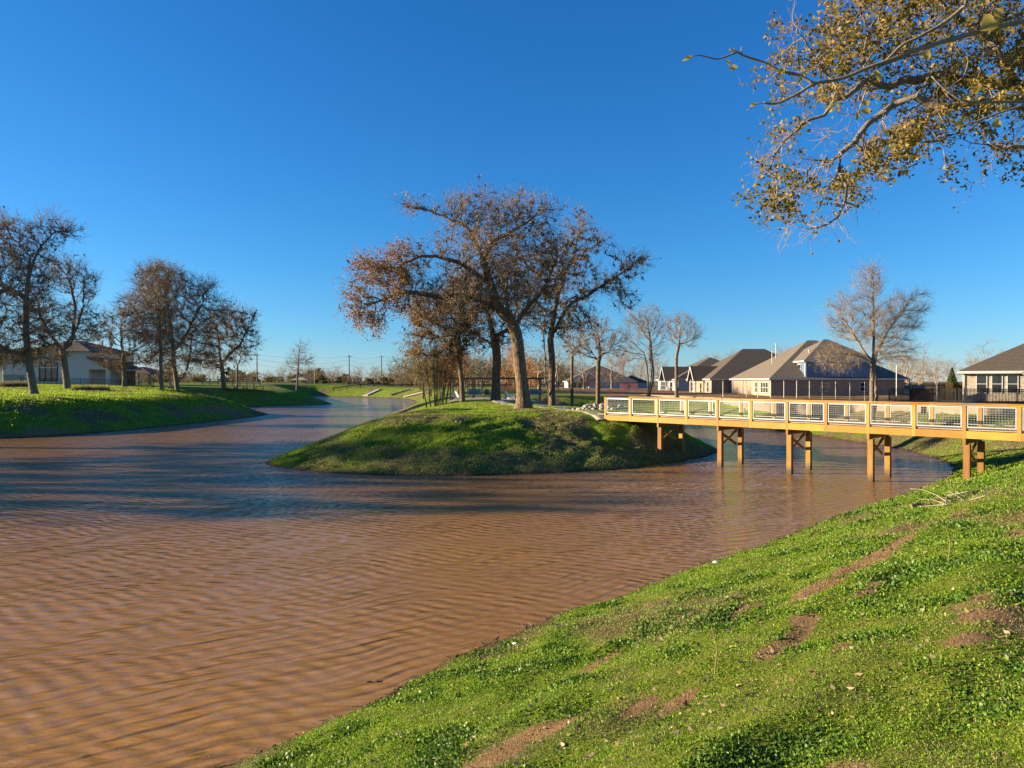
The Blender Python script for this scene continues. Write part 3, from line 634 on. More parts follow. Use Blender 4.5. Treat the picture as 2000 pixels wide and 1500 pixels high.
for side, yo in ((0, 0.0), (1, WID)):
    for k in range(len(POSTS)-1):
        a, b2 = POSTS[k], POSTS[k+1]; mb = MB(); s0 = yo-.045 if side == 0 else yo
        mb.box(a+.07, b2-.07, s0, s0+.045, 2.10, 2.40); mb.build('fascia_beam', W_BEAM, br)
    for k, a in enumerate(POSTS):
        yy = (yo-.05, yo+.045) if side == 0 else (yo-.045, yo+.05)
        mb = MB(); mb.box(a-.066, a+.066, yy[0], yy[1], 2.09, 3.405); po = mb.build('railing_post', W_POST, br)
        if side == 0: [MB().tube([(a+q, -.05, zz), (a+q, -.062, zz)], .016, 8).build('bolt', GALV, po) for q, zz in ((-.03, 2.33), (.03, 2.17))]
    for k in range(0, len(POSTS)-1, 2):
        a, b2 = POSTS[k]-(.07 if k == 0 else 0), POSTS[min(k+2, len(POSTS)-1)]
        mb = MB(); mb.box(a+.003, b2, yo-.075, yo+.07, 3.407, 3.447); mb.build('handrail', W_BEAM, br)
    for k in range(len(POSTS)-1):
        if k == 0 and side == 1: continue
        a, b2 = POSTS[k]+.085, POSTS[k+1]-.085; z0, z1 = 2.53, 3.385; fr = MB(); w = .045
        fr.box(a, b2, yo-.018, yo+.018, z0, z0+w); fr.box(a, b2, yo-.018, yo+.018, z1-w, z1)
        fr.box(a, a+w, yo-.018, yo+.018, z0+w, z1-w); fr.box(b2-w, b2, yo-.018, yo+.018, z0+w, z1-w)
        p = fr.build('mesh_panel', GALV, br); wr = MB(); nx_ = 15
        for i in range(1, nx_): xx = a+w+(b2-a-2*w)*i/nx_; wr.box(xx-.0035, xx+.0035, yo-.0035, yo+.0035, z0+w, z1-w)
        for i in range(1, 8): zz = z0+w+(z1-z0-2*w)*i/8; wr.box(a+w, b2-w, yo-.0095, yo-.0045, zz-.0035, zz+.0035)
        wr.build('wire_mesh', WIRE, p)
for yo in (.6, 1.2, 1.8):
    mb = MB(); mb.box(-.2, Tend, yo-.04, yo+.04, 2.10, 2.42); mb.build('joist', W_PILE, br)
for k in range(2, 13, 2):
    a = POSTS[k]; wx = BM @ Vector((a, .2, 0)); 
    mb = MB(); mb.box(a-.05, a+.05, -.02, WID+.02, 1.86, 2.095); cap = mb.build('pier', W_PILE, br)
    for yo in (.16, WID-.16):
        P = BM @ Vector((a, yo, 0)); zb = min(gz(P.x, P.y), 0)-.5
        mb = MB(); mb.box(a-.052, a+.178, yo-.115, yo+.115, zb, 1.858); mb.build('pile', W_PILE, cap)
    for s in (0, 1):
        mb = MB(); za, zb2 = (1.05, 1.8) if s == 0 else (1.8, 1.05)
        mb.bar((a-.075-.05*s, .32, za), (a-.075-.05*s, WID-.32, zb2), .045, .14, (0, 0, 1)); mb.build('cross_brace', W_PILE, cap)

# ---------------------------------------------------------------- low retaining wall beyond the bridge
m, nt, b = new_mat('limestone_blocks'); b.inputs['Roughness'].default_value = .9
tc = N(nt, 'ShaderNodeTexCoord').outputs['Object']; sp = N(nt, 'ShaderNodeSeparateXYZ'); nt.links.new(tc, sp.inputs[0]); cb = N(nt, 'ShaderNodeCombineXYZ')
nt.links.new(math_(nt, 'SUBTRACT', sp.outputs[0], sp.outputs[1]), cb.inputs[0]); nt.links.new(sp.outputs[2], cb.inputs[1])
bk_ = N(nt, 'ShaderNodeTexBrick'); bk_.inputs['Scale'].default_value = 1.0; bk_.inputs['Brick Width'].default_value = .55; bk_.inputs['Row Height'].default_value = .2; bk_.inputs['Mortar Size'].default_value = .012
bk_.inputs['Color1'].default_value = (.25, .17, .115, 1); bk_.inputs['Color2'].default_value = (.31, .225, .16, 1); bk_.inputs['Mortar'].default_value = (.26, .19, .14, 1)
nt.links.new(cb.outputs[0], bk_.inputs['Vector']); nz = noise(nt, tc, 3, 5, .7)
nt.links.new(mixc(nt, ramp(nt, nz, [(.4, (0, 0, 0)), (.75, (1, 1, 1))]), bk_.outputs[0], (.22, .15, .10)), b.inputs['Base Color']); bump(nt, b, bk_.outputs[1], -.4)
M_LIME = m
mb = MB(); WL = catmull(WALL, 10, False)
for i in range(len(WL)-1):
    a, c = Vector((*WL[i], 0)), Vector((*WL[i+1], 0)); n_ = Vector((-(c-a).y, (c-a).x, 0)).normalized()*.16
    z1 = 2.50+.0006*i; P = [a-n_, c-n_, c+n_, a+n_]
    mb.add([(p.x, p.y, 1.2) for p in P]+[(p.x, p.y, z1) for p in P], [[3, 2, 1, 0], [4, 5, 6, 7], [0, 1, 5, 4], [1, 2, 6, 5], [2, 3, 7, 6], [3, 0, 4, 7]])
tag(mb.build('retaining_wall', M_LIME), 'low pinkish limestone retaining wall along the back yards beyond the footbridge', 'wall')

# ---------------------------------------------------------------- houses
def brickmat(name, c1, c2, mortar, bw=.22, rh=.075):
    m, nt, b = new_mat(name); b.inputs['Roughness'].default_value = .85
    tc = N(nt, 'ShaderNodeTexCoord').outputs['Object']; sp = N(nt, 'ShaderNodeSeparateXYZ'); nt.links.new(tc, sp.inputs[0]); cb = N(nt, 'ShaderNodeCombineXYZ')
    nt.links.new(math_(nt, 'ADD', sp.outputs[0], sp.outputs[1]), cb.inputs[0]); nt.links.new(sp.outputs[2], cb.inputs[1])
    k = N(nt, 'ShaderNodeTexBrick'); k.inputs['Scale'].default_value = 1; k.inputs['Brick Width'].default_value = bw; k.inputs['Row Height'].default_value = rh; k.inputs['Mortar Size'].default_value = .008
    k.inputs['Color1'].default_value = (*c1, 1); k.inputs['Color2'].default_value = (*c2, 1); k.inputs['Mortar'].default_value = (*mortar, 1)
    nt.links.new(cb.outputs[0], k.inputs['Vector'])
    big = noise(nt, mapping(nt, cb.outputs[0], (2.2, 5, 1)), 1, 4, .7)
    nt.links.new(mixc(nt, ramp(nt, big, [(.45, (0, 0, 0)), (.65, (1, 1, 1))]), k.outputs[0], tuple(x*.6 for x in c1)), b.inputs['Base Color']); return m
def roofmat(name, c1, c2):
    m, nt, b = new_mat(name); b.inputs['Roughness'].default_value = .9; b.inputs['Specular IOR Level'].default_value = .2
    tc = N(nt, 'ShaderNodeTexCoord').outputs['Object']; w = N(nt, 'ShaderNodeTexWave', bands_direction='Z'); w.inputs['Scale'].default_value = 2.2; w.inputs['Distortion'].default_value = .4; nt.links.new(tc, w.inputs['Vector'])
    f = math_(nt, 'ADD', math_(nt, 'MULTIPLY', noise(nt, mapping(nt, tc, (3, 3, 9)), 1.5, 4, .8), .8), math_(nt, 'MULTIPLY', w.outputs[1], .2))
    nt.links.new(ramp(nt, f, [(.35, c2), (.7, c1)]), b.inputs['Base Color']); bump(nt, b, f, .4, .03); return m
R_GREY = roofmat('shingles_grey', (.24, .195, .145), (.10, .082, .062)); R_DARK = roofmat('shingles_dark', (.155, .122, .088), (.06, .048, .036))
WHITE = simple('white_paint', (.42, .40, .38), (.38, .36, .35), 2, .6); CREAM = simple('cream_siding', (.29, .25, .185), (.26, .22, .16), 2, .7); TRIM = simple('white_trim', (.52, .50, .47), (.46, .45, .42), 3, .5)
BR_DARK = brickmat('brick_dark', (.30, .205, .14), (.38, .275, .19), (.28, .22, .17)); BR_CREAM = brickmat('brick_cream', (.30, .235, .175), (.35, .285, .215), (.27, .23, .19)); BR_TAN = brickmat('brick_tan', (.40, .32, .23), (.50, .42, .32), (.38, .33, .27))
BLUE = simple('blue_siding', (.10, .17, .24), (.08, .14, .21), 3, .6); BLUE_L = BLUE
m, nt, b = new_mat('window_glass'); b.inputs['Roughness'].default_value = .04; b.inputs['Base Color'].default_value = (.02, .024, .03, 1); b.inputs['Specular IOR Level'].default_value = .8; GLASS = m
DARKM = simple('black_metal', (.008, .007, .007), (.012, .011, .01), 5, .6, spec=.15)

def hip_roof(mb, x0, x1, y0, y1, z, k, oh=.45, th=.14):
    x0 -= oh; x1 += oh; y0 -= oh; y1 += oh; w, d = x1-x0, y1-y0; m_ = min(w, d)/2
    if w >= d: a = (x0+m_, (y0+y1)/2); c = (x1-m_, (y0+y1)/2)
    else: a = ((x0+x1)/2, y0+m_); c = ((x0+x1)/2, y1-m_)
    zt = z+k*m_
    V = [(x0, y0, z), (x1, y0, z), (x1, y1, z), (x0, y1, z), (*a, zt), (*c, zt)]; 
    if w >= d: Fs = [[0, 1, 5, 4], [1, 2, 5], [2, 3, 4, 5], [3, 0, 4]]
    else: Fs = [[0, 1, 4], [1, 2, 5, 4], [2, 3, 5], [3, 0, 4, 5]]
    mb.add(V+[(x0, y0, z-.02), (x1, y0, z-.02), (x1, y1, z-.02), (x0, y1, z-.02)], Fs+[[9, 8, 7, 6]]); return (x0, x1, y0, y1, zt)
def fascia(root, x0, x1, y0, y1, z, oh=.45, th=.2, mat=None):
    mb = MB(); a, b_, c, d = x0-oh-.02, x1+oh+.02, y0-oh-.02, y1+oh+.02
    mb.box(a, b_, c, c+.1, z-th, z-.004); mb.box(a, b_, d-.1, d, z-th, z-.004); mb.box(a, a+.1, c+.1, d-.1, z-th, z-.004); mb.box(b_-.1, b_, c+.1, d-.1, z-th, z-.004)
    mb.box(a+.1, b_-.1, c+.1, d-.1, z-th+.02, z-th+.05)
    return mb.build('eaves', mat or TRIM, root)
def window(root, p, along, w, h, frame=TRIM, cols=1, sash=True, fw=.07, name='window'):
    """p: bottom left corner on the wall face, along: 'x' (faces -y) or 'y' (faces -x)"""
    x, y, z = p; o = .03
    def bx(mb, u0, u1, v0, v1, d0, d1):
        if along == 'x': mb.box(x+u0, x+u1, y-d1, y-d0, z+v0, z+v1)
        else: mb.box(x-d1, x-d0, y+u0, y+u1, z+v0, z+v1)
    g_ = MB(); bx(g_, fw*.5, w-fw*.5, fw*.5, h-fw*.5, .004, .02); wi = g_.build(name, GLASS, root)
    f = MB(); bx(f, 0, w, 0, fw, .003, .07); bx(f, 0, w, h-fw, h, .003, .07); bx(f, 0, fw, fw, h-fw, .003, .07); bx(f, w-fw, w, fw, h-fw, .003, .07)
    for c in range(1, cols): bx(f, w*c/cols-fw*.4, w*c/cols+fw*.4, fw, h-fw, .003, .06)
    if sash: bx(f, fw, w-fw, h*.5-.03, h*.5+.03, .003, .055)
    f.build('frame', frame, wi); return wi
def pipe(root, x, y, z0, z1, r=.05, name='vent_pipe', mat=None):
    mb = MB(); mb.tube([(x, y, z0), (x, y, z1)], r, 8); mb.tube([(x, y, z1), (x, y, z1+.12)], r*1.6, 8); return mb.build(name, mat or TRIM, root)
def walls(root, x0, x1, y0, y1, z0, z1, mat, name='wall'):
    mb = MB(); mb.box(x0, x1, y0, y1, z0, z1); return mb.build(name, mat, root)
def gable_porch(root, xw, y0, y1, z, depth, kz, roofm, trim=TRIM):
    """a small gable facing -x that sticks out of a wall at x = xw"""
    yc = (y0+y1)/2; zt = z+kz*(y1-y0)/2; x0 = xw-depth; xb = xw+3.5
    mb = MB(); o = .3
    for s, ye in ((-1, y0-o), (1, y1+o)):
        ze = z-kz*o
        P = [(x0-.3, yc, zt), (xb, yc, zt), (xb, ye, ze), (x0-.3, ye, ze)]
        mb.add([(p[0], p[1], p[2]) for p in P]+[(p[0], p[1], p[2]+.12) for p in P], [[0, 1, 2, 3][::s], [4, 5, 6, 7][::-s], [0, 3, 7, 4], [2, 3, 7, 6], [1, 2, 6, 5]])
    r_ = mb.build('porch_roof', roofm, root)
    t = MB(); t.bar((x0-.34, y0-o, z-kz*o-.03), (x0-.34, yc, zt-.03), .08, .24); t.bar((x0-.345, y1+o, z-kz*o-.03), (x0-.345, yc, zt-.03), .08, .24); t.build('bargeboard', trim, r_)
    return r_
def house_vents(root, pts):
    for p in pts: pipe(root, *p)

# house with the blue upper storey
ZG = 2.3
h = thing('house', 'big dark-brick house with a blue upper storey, behind the bare twiggy tree', 'house', (0, 0, 0))
walls(h, 34.7, 52.5, 95, 111.5, 1.4, 4.72, BR_DARK)
mb = MB(); mb.box(34.64, 34.697, 94.97, 102.6, 1.4, 4.7); mb.build('side_wall', CREAM, h)
mb = MB(); hip_roof(mb, 34.7, 52.5, 95, 111.5, 4.74, .64); mb.build('roof', R_GREY, h); fascia(h, 34.7, 52.5, 95, 111.5, 4.74)
for i in range(3): window(h, (34.635, 96.0+i*.95, 2.75), 'y', .8, 1.5)
window(h, (34.635, 100.2, 2.75), 'y', .8, 1.5); window(h, (41.2, 94.99, 3.0), 'x', 1.3, 1.2, cols=2); window(h, (46.5, 94.99, 3.0), 'x', 1.0, 1.2)
up = walls(h, 39.2, 48.5, 94.85, 103.5, 4.8, 7.1, BLUE, 'upper_storey')
window(h, (39.185, 96.2, 5.4), 'y', 1.1, 1.3, name='upper_window'); mb = MB(); mb.box(39.14, 39.197, 94.8, 94.97, 4.8, 7.08); mb.box(39.2, 39.36, 94.79, 94.847, 4.8, 7.08); mb.build('corner_board', TRIM, up)
mb = MB(); hip_roof(mb, 39.2, 48.5, 94.85, 103.5, 7.12, .66, .35); mb.build('upper_roof', R_GREY, h); fascia(h, 39.2, 48.5, 94.85, 103.5, 7.12, .35)
walls(h, 51.6, 53.6, 98, 106, 1.4, 3.9, BR_DARK, 'garage'); mb = MB(); hip_roof(mb, 51.6, 54.4, 98, 106, 3.92, .45); mb.build('garage_roof', R_GREY, h)
house_vents(h, [(37.7, 103, 6.2, 8.6), (39.0, 105, 7.5, 9.8), (40.6, 97.2, 7.6, 8.6)])
mb = MB(); mb.box(34.55, 34.75, 106.5, 106.7, 1.6, 4.55); mb.box(34.55, 34.75, 111.3, 111.5, 1.6, 4.55); mb.build('porch_post', TRIM, h)
# brick house in the middle
h = thing('house', 'dark-brick house with a tall shadow-striped hip roof, middle of the three beyond the footbridge', 'house', (0, 0, 0))
walls(h, 31.8, 50, 113, 127, 1.4, 4.72, BR_DARK); mb = MB(); mb.box(31.74, 31.797, 112.97, 127.03, 1.4, 4.7); mb.build('side_wall', BR_CREAM, h)
mb = MB(); hip_roof(mb, 31.8, 50, 113, 127.5, 4.74, .66); mb.build('roof', R_DARK, h); fascia(h, 31.8, 50, 113, 127.5, 4.74)
window(h, (31.735, 114.6, 2.6), 'y', .9, 1.7); window(h, (31.735, 122.6, 2.6), 'y', .8, 1.6); window(h, (31.735, 124.6, 2.6), 'y', .8, 1.6)
gable_porch(h, 31.74, 117.0, 120.6, 4.7, 1.6, 1.15, R_DARK)
mb = MB(); mb.box(31.60, 31.737, 117.4, 120.2, 1.6, 4.6); mb.build('porch_recess', BR_DARK, h)
window(h, (31.595, 118.2, 1.9), 'y', 1.1, 2.2, name='back_door')
mb = MB(); mb.box(30.2, 30.4, 117.1, 117.3, 1.6, 4.7); mb.build('porch_post', TRIM, h); mb = MB(); mb.box(30.2, 30.4, 120.3, 120.5, 1.6, 4.7); mb.build('porch_post', TRIM, h)
pipe(h, 46, 117.6, 7, 9.4)
# white house, third in the row
h = thing('house', 'white-walled house with a dark hip roof, farthest of the three beyond the footbridge', 'house', (0, 0, 0))
walls(h, 32.5, 50, 139, 158, 1.4, 4.72, WHITE); mb = MB(); hip_roof(mb, 32.5, 50, 139, 158, 4.74, .50); mb.build('roof', R_DARK, h); fascia(h, 32.5, 50, 139, 158, 4.74)
for i in range(3): window(h, (32.485, 150.5+i*1.6, 2.5), 'y', 1.2, 1.8)
gable_porch(h, 32.5, 142.5, 147.5, 4.7, 1.6, 1.0, R_DARK); window(h, (32.485, 143.6, 1.9), 'y', 2.2, 2.3, name='back_door')
mb = MB(); mb.box(30.8, 31.0, 142.6, 142.8, 1.5, 4.7); mb.build('porch_post', TRIM, h); mb = MB(); mb.box(30.8, 31.0, 147.2, 147.4, 1.5, 4.7); mb.build('porch_post', TRIM, h)
# distant low house behind the grove
s = 190/F
h = thing('house', 'distant low pale-blue house with a broad dark hip roof, right of the grove trunks', 'house', (0, 0, 0))
walls(h, 20.6, 33.0, 190, 206, 1.6, 4.3, WHITE); mb = MB(); hip_roof(mb, 15.2, 33.0, 190, 206, 4.32, .50, .5); mb.build('roof', R_DARK, h); fascia(h, 15.2, 33, 190, 206, 4.32, .5)
walls(h, 15.2, 20.6, 192.5, 206, 1.6, 4.3, WHITE, 'side_wall'); window(h, (22.3, 189.98, 2.5), 'x', 1.6, 1.5, cols=2); window(h, (16.6, 192.48, 1.9), 'x', .9, 2.1, name='back_door'); window(h, (18, 192.48, 2.2), 'x', .8, 1.7)
mb = MB(); yb = 189.0
mb.add([(17.2, yb, 4.35), (20.2, yb, 6.6), (23.2, yb, 4.35), (17.2, yb+.2, 4.35), (20.2, yb+.2, 6.6), (23.2, yb+.2, 4.35)], [[0, 2, 1], [3, 4, 5], [0, 1, 4, 3], [1, 2, 5, 4], [2, 0, 3, 5]]); gb = mb.build('gable', BR_DARK, h)
mb = MB(); mb.bar((16.8, yb-.1, 4.25), (20.2, yb-.1, 6.8), .15, .3); mb.bar((23.6, yb-.11, 4.25), (20.2, yb-.11, 6.8), .15, .3); mb.build('bargeboard', TRIM, gb)
walls(h, 29.5, 37, 193, 203, 1.6, 4.0, WHITE, 'garage'); mb = MB(); hip_roof(mb, 29.5, 37, 193, 203, 4.02, .45); mb.build('garage_roof', R_DARK, h)
# tan brick house at the right edge (turned a little)
E0 = Vector((46.1, 72.3, 0)); ea = math.atan2(-.53, .85)
h = thing('house', 'light tan brick house with three tall windows at the right edge, behind the black fence', 'house', (E0.x, E0.y, 0), ea)
walls(h, 0, 17, 0, 12, 1.6, 5.36, BR_TAN); mb = MB(); V = hip_roof(mb, 0, 17, 0, 12, 5.4, .50, .6); mb.build('roof', R_DARK, h); fascia(h, 0, 17, 0, 12, 5.4, .6, .26)
for i in range(3): window(h, (.95+i*1.28, -.012, 3.15), 'x', .95, 1.9, fw=.075)
mb = MB(); xg = 5.2
mb.add([(xg-.3, -2.6, 5.3), (xg+2.6, -2.6, 6.9), (xg+5.6, -2.6, 5.3), (xg-.3, 3, 5.3), (xg+2.6, 3, 6.9), (xg+5.6, 3, 5.3)], [[0, 1, 4, 3], [1, 2, 5, 4], [3, 4, 5]]); gr = mb.build('porch_roof', R_DARK, h)
mb = MB(); mb.bar((xg-.6, -2.66, 5.05), (xg+2.6, -2.66, 6.95), .12, .32); mb.bar((xg+5.9, -2.67, 5.05), (xg+2.6, -2.67, 6.95), .12, .32); mb.build('bargeboard', TRIM, gr)
mb = MB(); mb.box(xg-.1, xg+.25, -2.5, -2.15, 1.8, 5.1); mb.build('porch_post', BR_TAN, h)
mb = MB(); mb.tube([(-.12, -.12, 1.9), (-.12, -.12, 5.1)], .05, 8); mb.build('downpipe', TRIM, h)
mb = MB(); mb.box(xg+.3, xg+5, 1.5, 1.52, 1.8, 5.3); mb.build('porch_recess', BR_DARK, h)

# thin metal posts waiting for a yard fence
POSTM = simple('galvanised_post', (.60, .54, .42), (.5, .45, .36), 5, .5, metal=.2)
ORD = ['first', 'second', 'third', 'fourth', 'fifth', 'sixth', 'seventh', 'eighth', 'ninth', 'tenth', 'eleventh', 'twelfth', 'thirteenth', 'fourteenth', 'fifteenth', 'sixteenth', 'seventeenth']
for i, px in enumerate((1412, 1458, 1480, 1505, 1531, 1556, 1581, 1606, 1632, 1660, 1689)):
    X, Y, Z = on(px, 88-14*(px-1412)/277); mb = MB(); mb.tube([(0, 0, -.4), (0, 0, 1.95)], .035, 7); mb.tube([(0, 0, 1.94), (0, 0, 1.99)], .045, 7)
    o = mb.build('fence_post', POSTM); o.location = (X, Y, Z); tag(o, f'slim bare metal fence post before the brick houses, {ORD[i]} from the left', 'fence post', 'bare metal fence posts in the back yards')
# black picket fence
def picket(a, c, z, hgt, label, step=.11):
    a = Vector((*a, 0)); c = Vector((*c, 0)); d = c-a; L = d.length; r_ = thing('picket_fence', label, 'fence', (a.x, a.y, z), math.atan2(d.y, d.x), 'black metal fences')
    nb_ = max(1, round(L/2.4))
    for i in range(nb_+1): mb = MB(); xx = L*i/nb_; mb.box(xx-.035, xx+.035, -.035, .035, -.4, hgt+.06); mb.build('post', DARKM, r_)
    for i in range(nb_):
        x0, x1 = L*i/nb_+.036, L*(i+1)/nb_-.036; mb = MB()
        mb.box(x0, x1, -.022, .022, hgt-.06, hgt-.012); mb.box(x0, x1, -.022, .022, hgt-.24, hgt-.19); mb.box(x0, x1, -.022, .022, .1, .15)
        k = x0+step/2
        while k < x1: mb.box(k-.024, k+.024, -.013, .013, .04, hgt-.002); k += step
        mb.build('pickets', DARKM, r_)
    return r_
picket((36.9, 69.5), (40.4, 64.6), 2.42, 1.28, 'black metal picket fence section right of the brick house corner'); picket((40.5, 64.4), (48.6, 53.4), 2.44, 1.28, 'long black metal picket fence before the tan brick house')
picket((40.6, 72.5), (43.6, 71.6), 2.42, 1.72, 'taller black metal gate section beside the pale wooden post')
X, Y, Z = 43.8, 73.0, 2.4
mb = MB(); mb.box(-.09, .09, -.09, .09, -.3, 1.75); o = mb.build('gate_post', CREAM); o.location = (X, Y, Z); tag(o, 'pale wooden gate post between the black fence and the brown board fence', 'post')
W_FENCE = woodmat('cedar_boards', (.24, .16, .07), (.14, .09, .045), (8, 8, .7))
r_ = thing('board_fence', 'brown wooden board fence running back beside the tan brick house', 'fence', (44.0, 73.4, 2.3), math.atan2(14, 17.5))
mb = MB(); x = 0
while x < 20: mb.box(x, x+.135, -.012, .012, -.2, 1.85+.02*rng.random()); x += .142
mb.build('boards', W_FENCE, r_); mb = MB(); mb.box(0, 20, .013, .05, .4, .5); mb.box(0, 20, .013, .05, 1.4, 1.5); mb.build('rails', W_FENCE, r_)
# evergreen shrub by the tan house
X, Y, Z = 47.4, 76.5, 2.4
t = thing('evergreen_shrub', 'dark green conical shrub at the left corner of the tan brick house', 'shrub', (X, Y, Z)); mb = MB(); mb.tube([(0, 0, -.2), (0, 0, 2.6)], .05, 6, .02); mb.build('trunk', B_OAK, t)
n = 2600; hz = rng.random(n)**.8*3.2; rad = (3.3-hz)*.32*rng.random(n)**.4; th = rng.random(n)*6.28
mesh_obj('crown', *leaf_quads(np.stack([rad*np.cos(th), rad*np.sin(th), hz+.2], 1), .16), L_GREEN, t)
# plain pole, parked car
mb = MB(); mb.tube([(0, 0, -.3), (0, 0, 4.0)], .06, 8); o = mb.build('white_pole', TRIM); o.location = on(1751, 92); tag(o, 'slim white pole behind the black fence', 'pole')
CARW = simple('car_paint_white', (.75, .75, .74), (.7, .7, .7), 1, .25); RUB = simple('rubber', (.02, .02, .02), (.03, .03, .03), 8, .8); TARP = simple('blue_grey_panel', (.16, .22, .33), (.13, .19, .29), 2, .5)
X, Y, Z = on(1760, 100); c = thing('parked_car', 'white pickup truck with a covered bed parked behind the black fence', 'pickup truck', (X-2.2, Y, Z-.25), 0)
def prism(prof, y0, y1, mb=None):
    mb = mb or MB(); n = len(prof)
    return mb.add([(p[0], y0, p[1]) for p in prof]+[(p[0], y1, p[1]) for p in prof], [list(range(n)), [n+i for i in range(n)][::-1]]+[[i, n+i, n+(i+1) % n, (i+1) % n] for i in range(n)])
prism([(0, .45), (5.2, .45), (5.2, 1.15), (3.2, 1.2), (3.0, 1.75), (1.9, 1.78), (1.35, 1.2), (.1, 1.05)], -.9, .9).build('body', CARW, c)
prism([(3.35, 1.2), (5.15, 1.18), (5.15, 1.7), (3.35, 1.75)], -.85, .85).build('bed_cover', TARP, c)
prism([(1.5, 1.22), (1.95, 1.68), (2.9, 1.68), (3.05, 1.24)], -.92, -.905).build('side_window', GLASS, c)
for xx in (.95, 4.2):
    mb = MB(); mb.tube([(xx, -.93, .38), (xx, -.68, .38)], .38, 18); wl = mb.build('wheel', RUB, c); mb = MB(); mb.tube([(xx, -.94, .38), (xx, -.92, .38)], .22, 14); mb.build('rim', GALV, wl)
mb = MB(); mb.box(-.02, .05, -.85, -.6, .75, .92); mb.build('headlight', TRIM, c)

# white house on the left lawn
YH = 118; k = YH/F
def hx(px): return (px-1000)*k
def hz_(py): return EYE-(py-HOR)*k
M_WSID = simple('white_board_siding', (.56, .54, .52), (.50, .48, .46), 1.2, .7, stretch=(1, 1, 6)); M_STONE = brickmat('grey_ledge_stone', (.30, .26, .23), (.40, .36, .32), (.24, .21, .2), .4, .15)
h = thing('clubhouse', 'white house with a dark hip roof and tall black-framed window, left lawn', 'house', (0, 0, 0))
zb = 2.6
walls(h, hx(61), hx(174), YH, YH+14, zb, hz_(683), M_WSID); walls(h, hx(6), hx(61)-.02, YH-.05, YH+14, zb, hz_(703), M_WSID, 'low_wall'); walls(h, hx(-80), hx(6), YH+3, YH+14, zb, hz_(703), M_WSID, 'back_wing')
mb = MB(); mb.box(hx(6)-.05, hx(48), YH-.15, YH-.052, zb, hz_(732)); mb.build('stone_base', M_STONE, h)
mb = MB(); hip_roof(mb, hx(40), hx(174), YH, YH+14, hz_(686), .33, .7); mb.build('roof', R_DARK, h); mb = MB(); hip_roof(mb, hx(-80), hx(60), YH+.1, YH+14, hz_(702), .34, .6); mb.build('low_roof', R_DARK, h)
mb = MB(); yA, yB = YH-.02, YH+10; xa, xb, za, zc = hx(172), hx(216), hz_(699), hz_(721)
mb.add([(xa, yA-.4, za), (xb, yA-.4, zc), (xb, yB, zc), (xa, yB, za), (xa, yA-.4, za+.22), (xb, yA-.4, zc+.22), (xb, yB, zc+.22), (xa, yB, za+.22)], [[3, 2, 1, 0], [4, 5, 6, 7], [0, 1, 5, 4], [1, 2, 6, 5], [2, 3, 7, 6], [3, 0, 4, 7]]); mb.build('patio_roof', R_DARK, h)
mb = MB(); mb.add([(hx(174)+.003, YH, hz_(722)), (hx(212), YH, hz_(722)), (hx(174)+.003, YH, hz_(700)-.03), (hx(174)+.003, YH+.15, hz_(722)), (hx(212), YH+.15, hz_(722)), (hx(174)+.003, YH+.15, hz_(700)-.03)], [[0, 1, 2], [5, 4, 3], [0, 2, 5, 3], [1, 4, 5, 2], [0, 3, 4, 1]]); mb.build('patio_gable', M_WSID, h)
for xx in (hx(206), ): 
    mb = MB(); mb.box(xx, xx+.55, YH, YH+.5, zb, hz_(722)-.004); mb.build('patio_column', M_WSID, h)
mb = MB(); mb.box(hx(174)+.01, hx(205), YH+9.5, YH+9.7, zb, hz_(722)); mb.build('patio_back_wall', BR_TAN, h)
window(h, (hx(77), YH-.012, hz_(744)), 'x', 36*k, 36*k, frame=DARKM, cols=3, fw=.12, sash=False, name='tall_window')
mb = MB(); mb.box(hx(78), hx(112), YH-.1, YH-.085, hz_(719), hz_(718)+.1); mb.build('window_bar', M_WSID, h)
window(h, (hx(127), YH-.012, hz_(691)), 'x', .5, .6, frame=DARKM, name='small_window', sash=False)
mb = MB(); mb.tube([(hx(8), YH-.2, zb), (hx(8), YH-.2, hz_(704))], .08, 8); mb.build('downpipe', TRIM, h)
# open pavilion behind the house
h = thing('pavilion', 'dark-roofed open pavilion on posts right of the white house', 'pavilion', (0, 0, 0)); YP = 140; k2 = YP/F
mb = MB(); hip_roof(mb, (222-1000)*k2, (292-1000)*k2, YP, YP+9, EYE+14*k2, .35, .6); mb.build('roof', R_DARK, h)
for px in (224, 246, 268, 290):
    for yy in (YP+.2, YP+8.6): mb = MB(); x = (px-1000)*k2; mb.box(x, x+.3, yy, yy+.3, 2.6, EYE+14*k2-.03); mb.build('post', M_STONE, h)
# thin metal fence in front of the house
r_ = thing('metal_fence', 'thin dark metal rail fence in front of the white house', 'fence', (0, 0, 0)); YF = 110
xs = np.linspace((40-1000)/F*YF, (300-1000)/F*YF, 12)
for xx in xs: mb = MB(); zz = gz(xx, YF); mb.box(xx-.03, xx+.03, YF-.03, YF+.03, zz-.2, zz+1.25); mb.build('post', DARKM, r_)
for a_, c_ in zip(xs[:-1], xs[1:]):
    mb = MB(); z0_, z1_ = gz(a_, YF), gz(c_, YF)
    for dz in (.12, 1.15): mb.bar((a_+.032, YF, z0_+dz), (c_-.032, YF, z1_+dz), .03, .035)
    for q in np.arange(.15, 1, .04): mb.bar((a_+(c_-a_)*q, YF, z0_+(z1_-z0_)*q+.13), (a_+(c_-a_)*q, YF, z0_+(z1_-z0_)*q+1.14), .014, .014)
    mb.build('rail_panel', DARKM, r_)
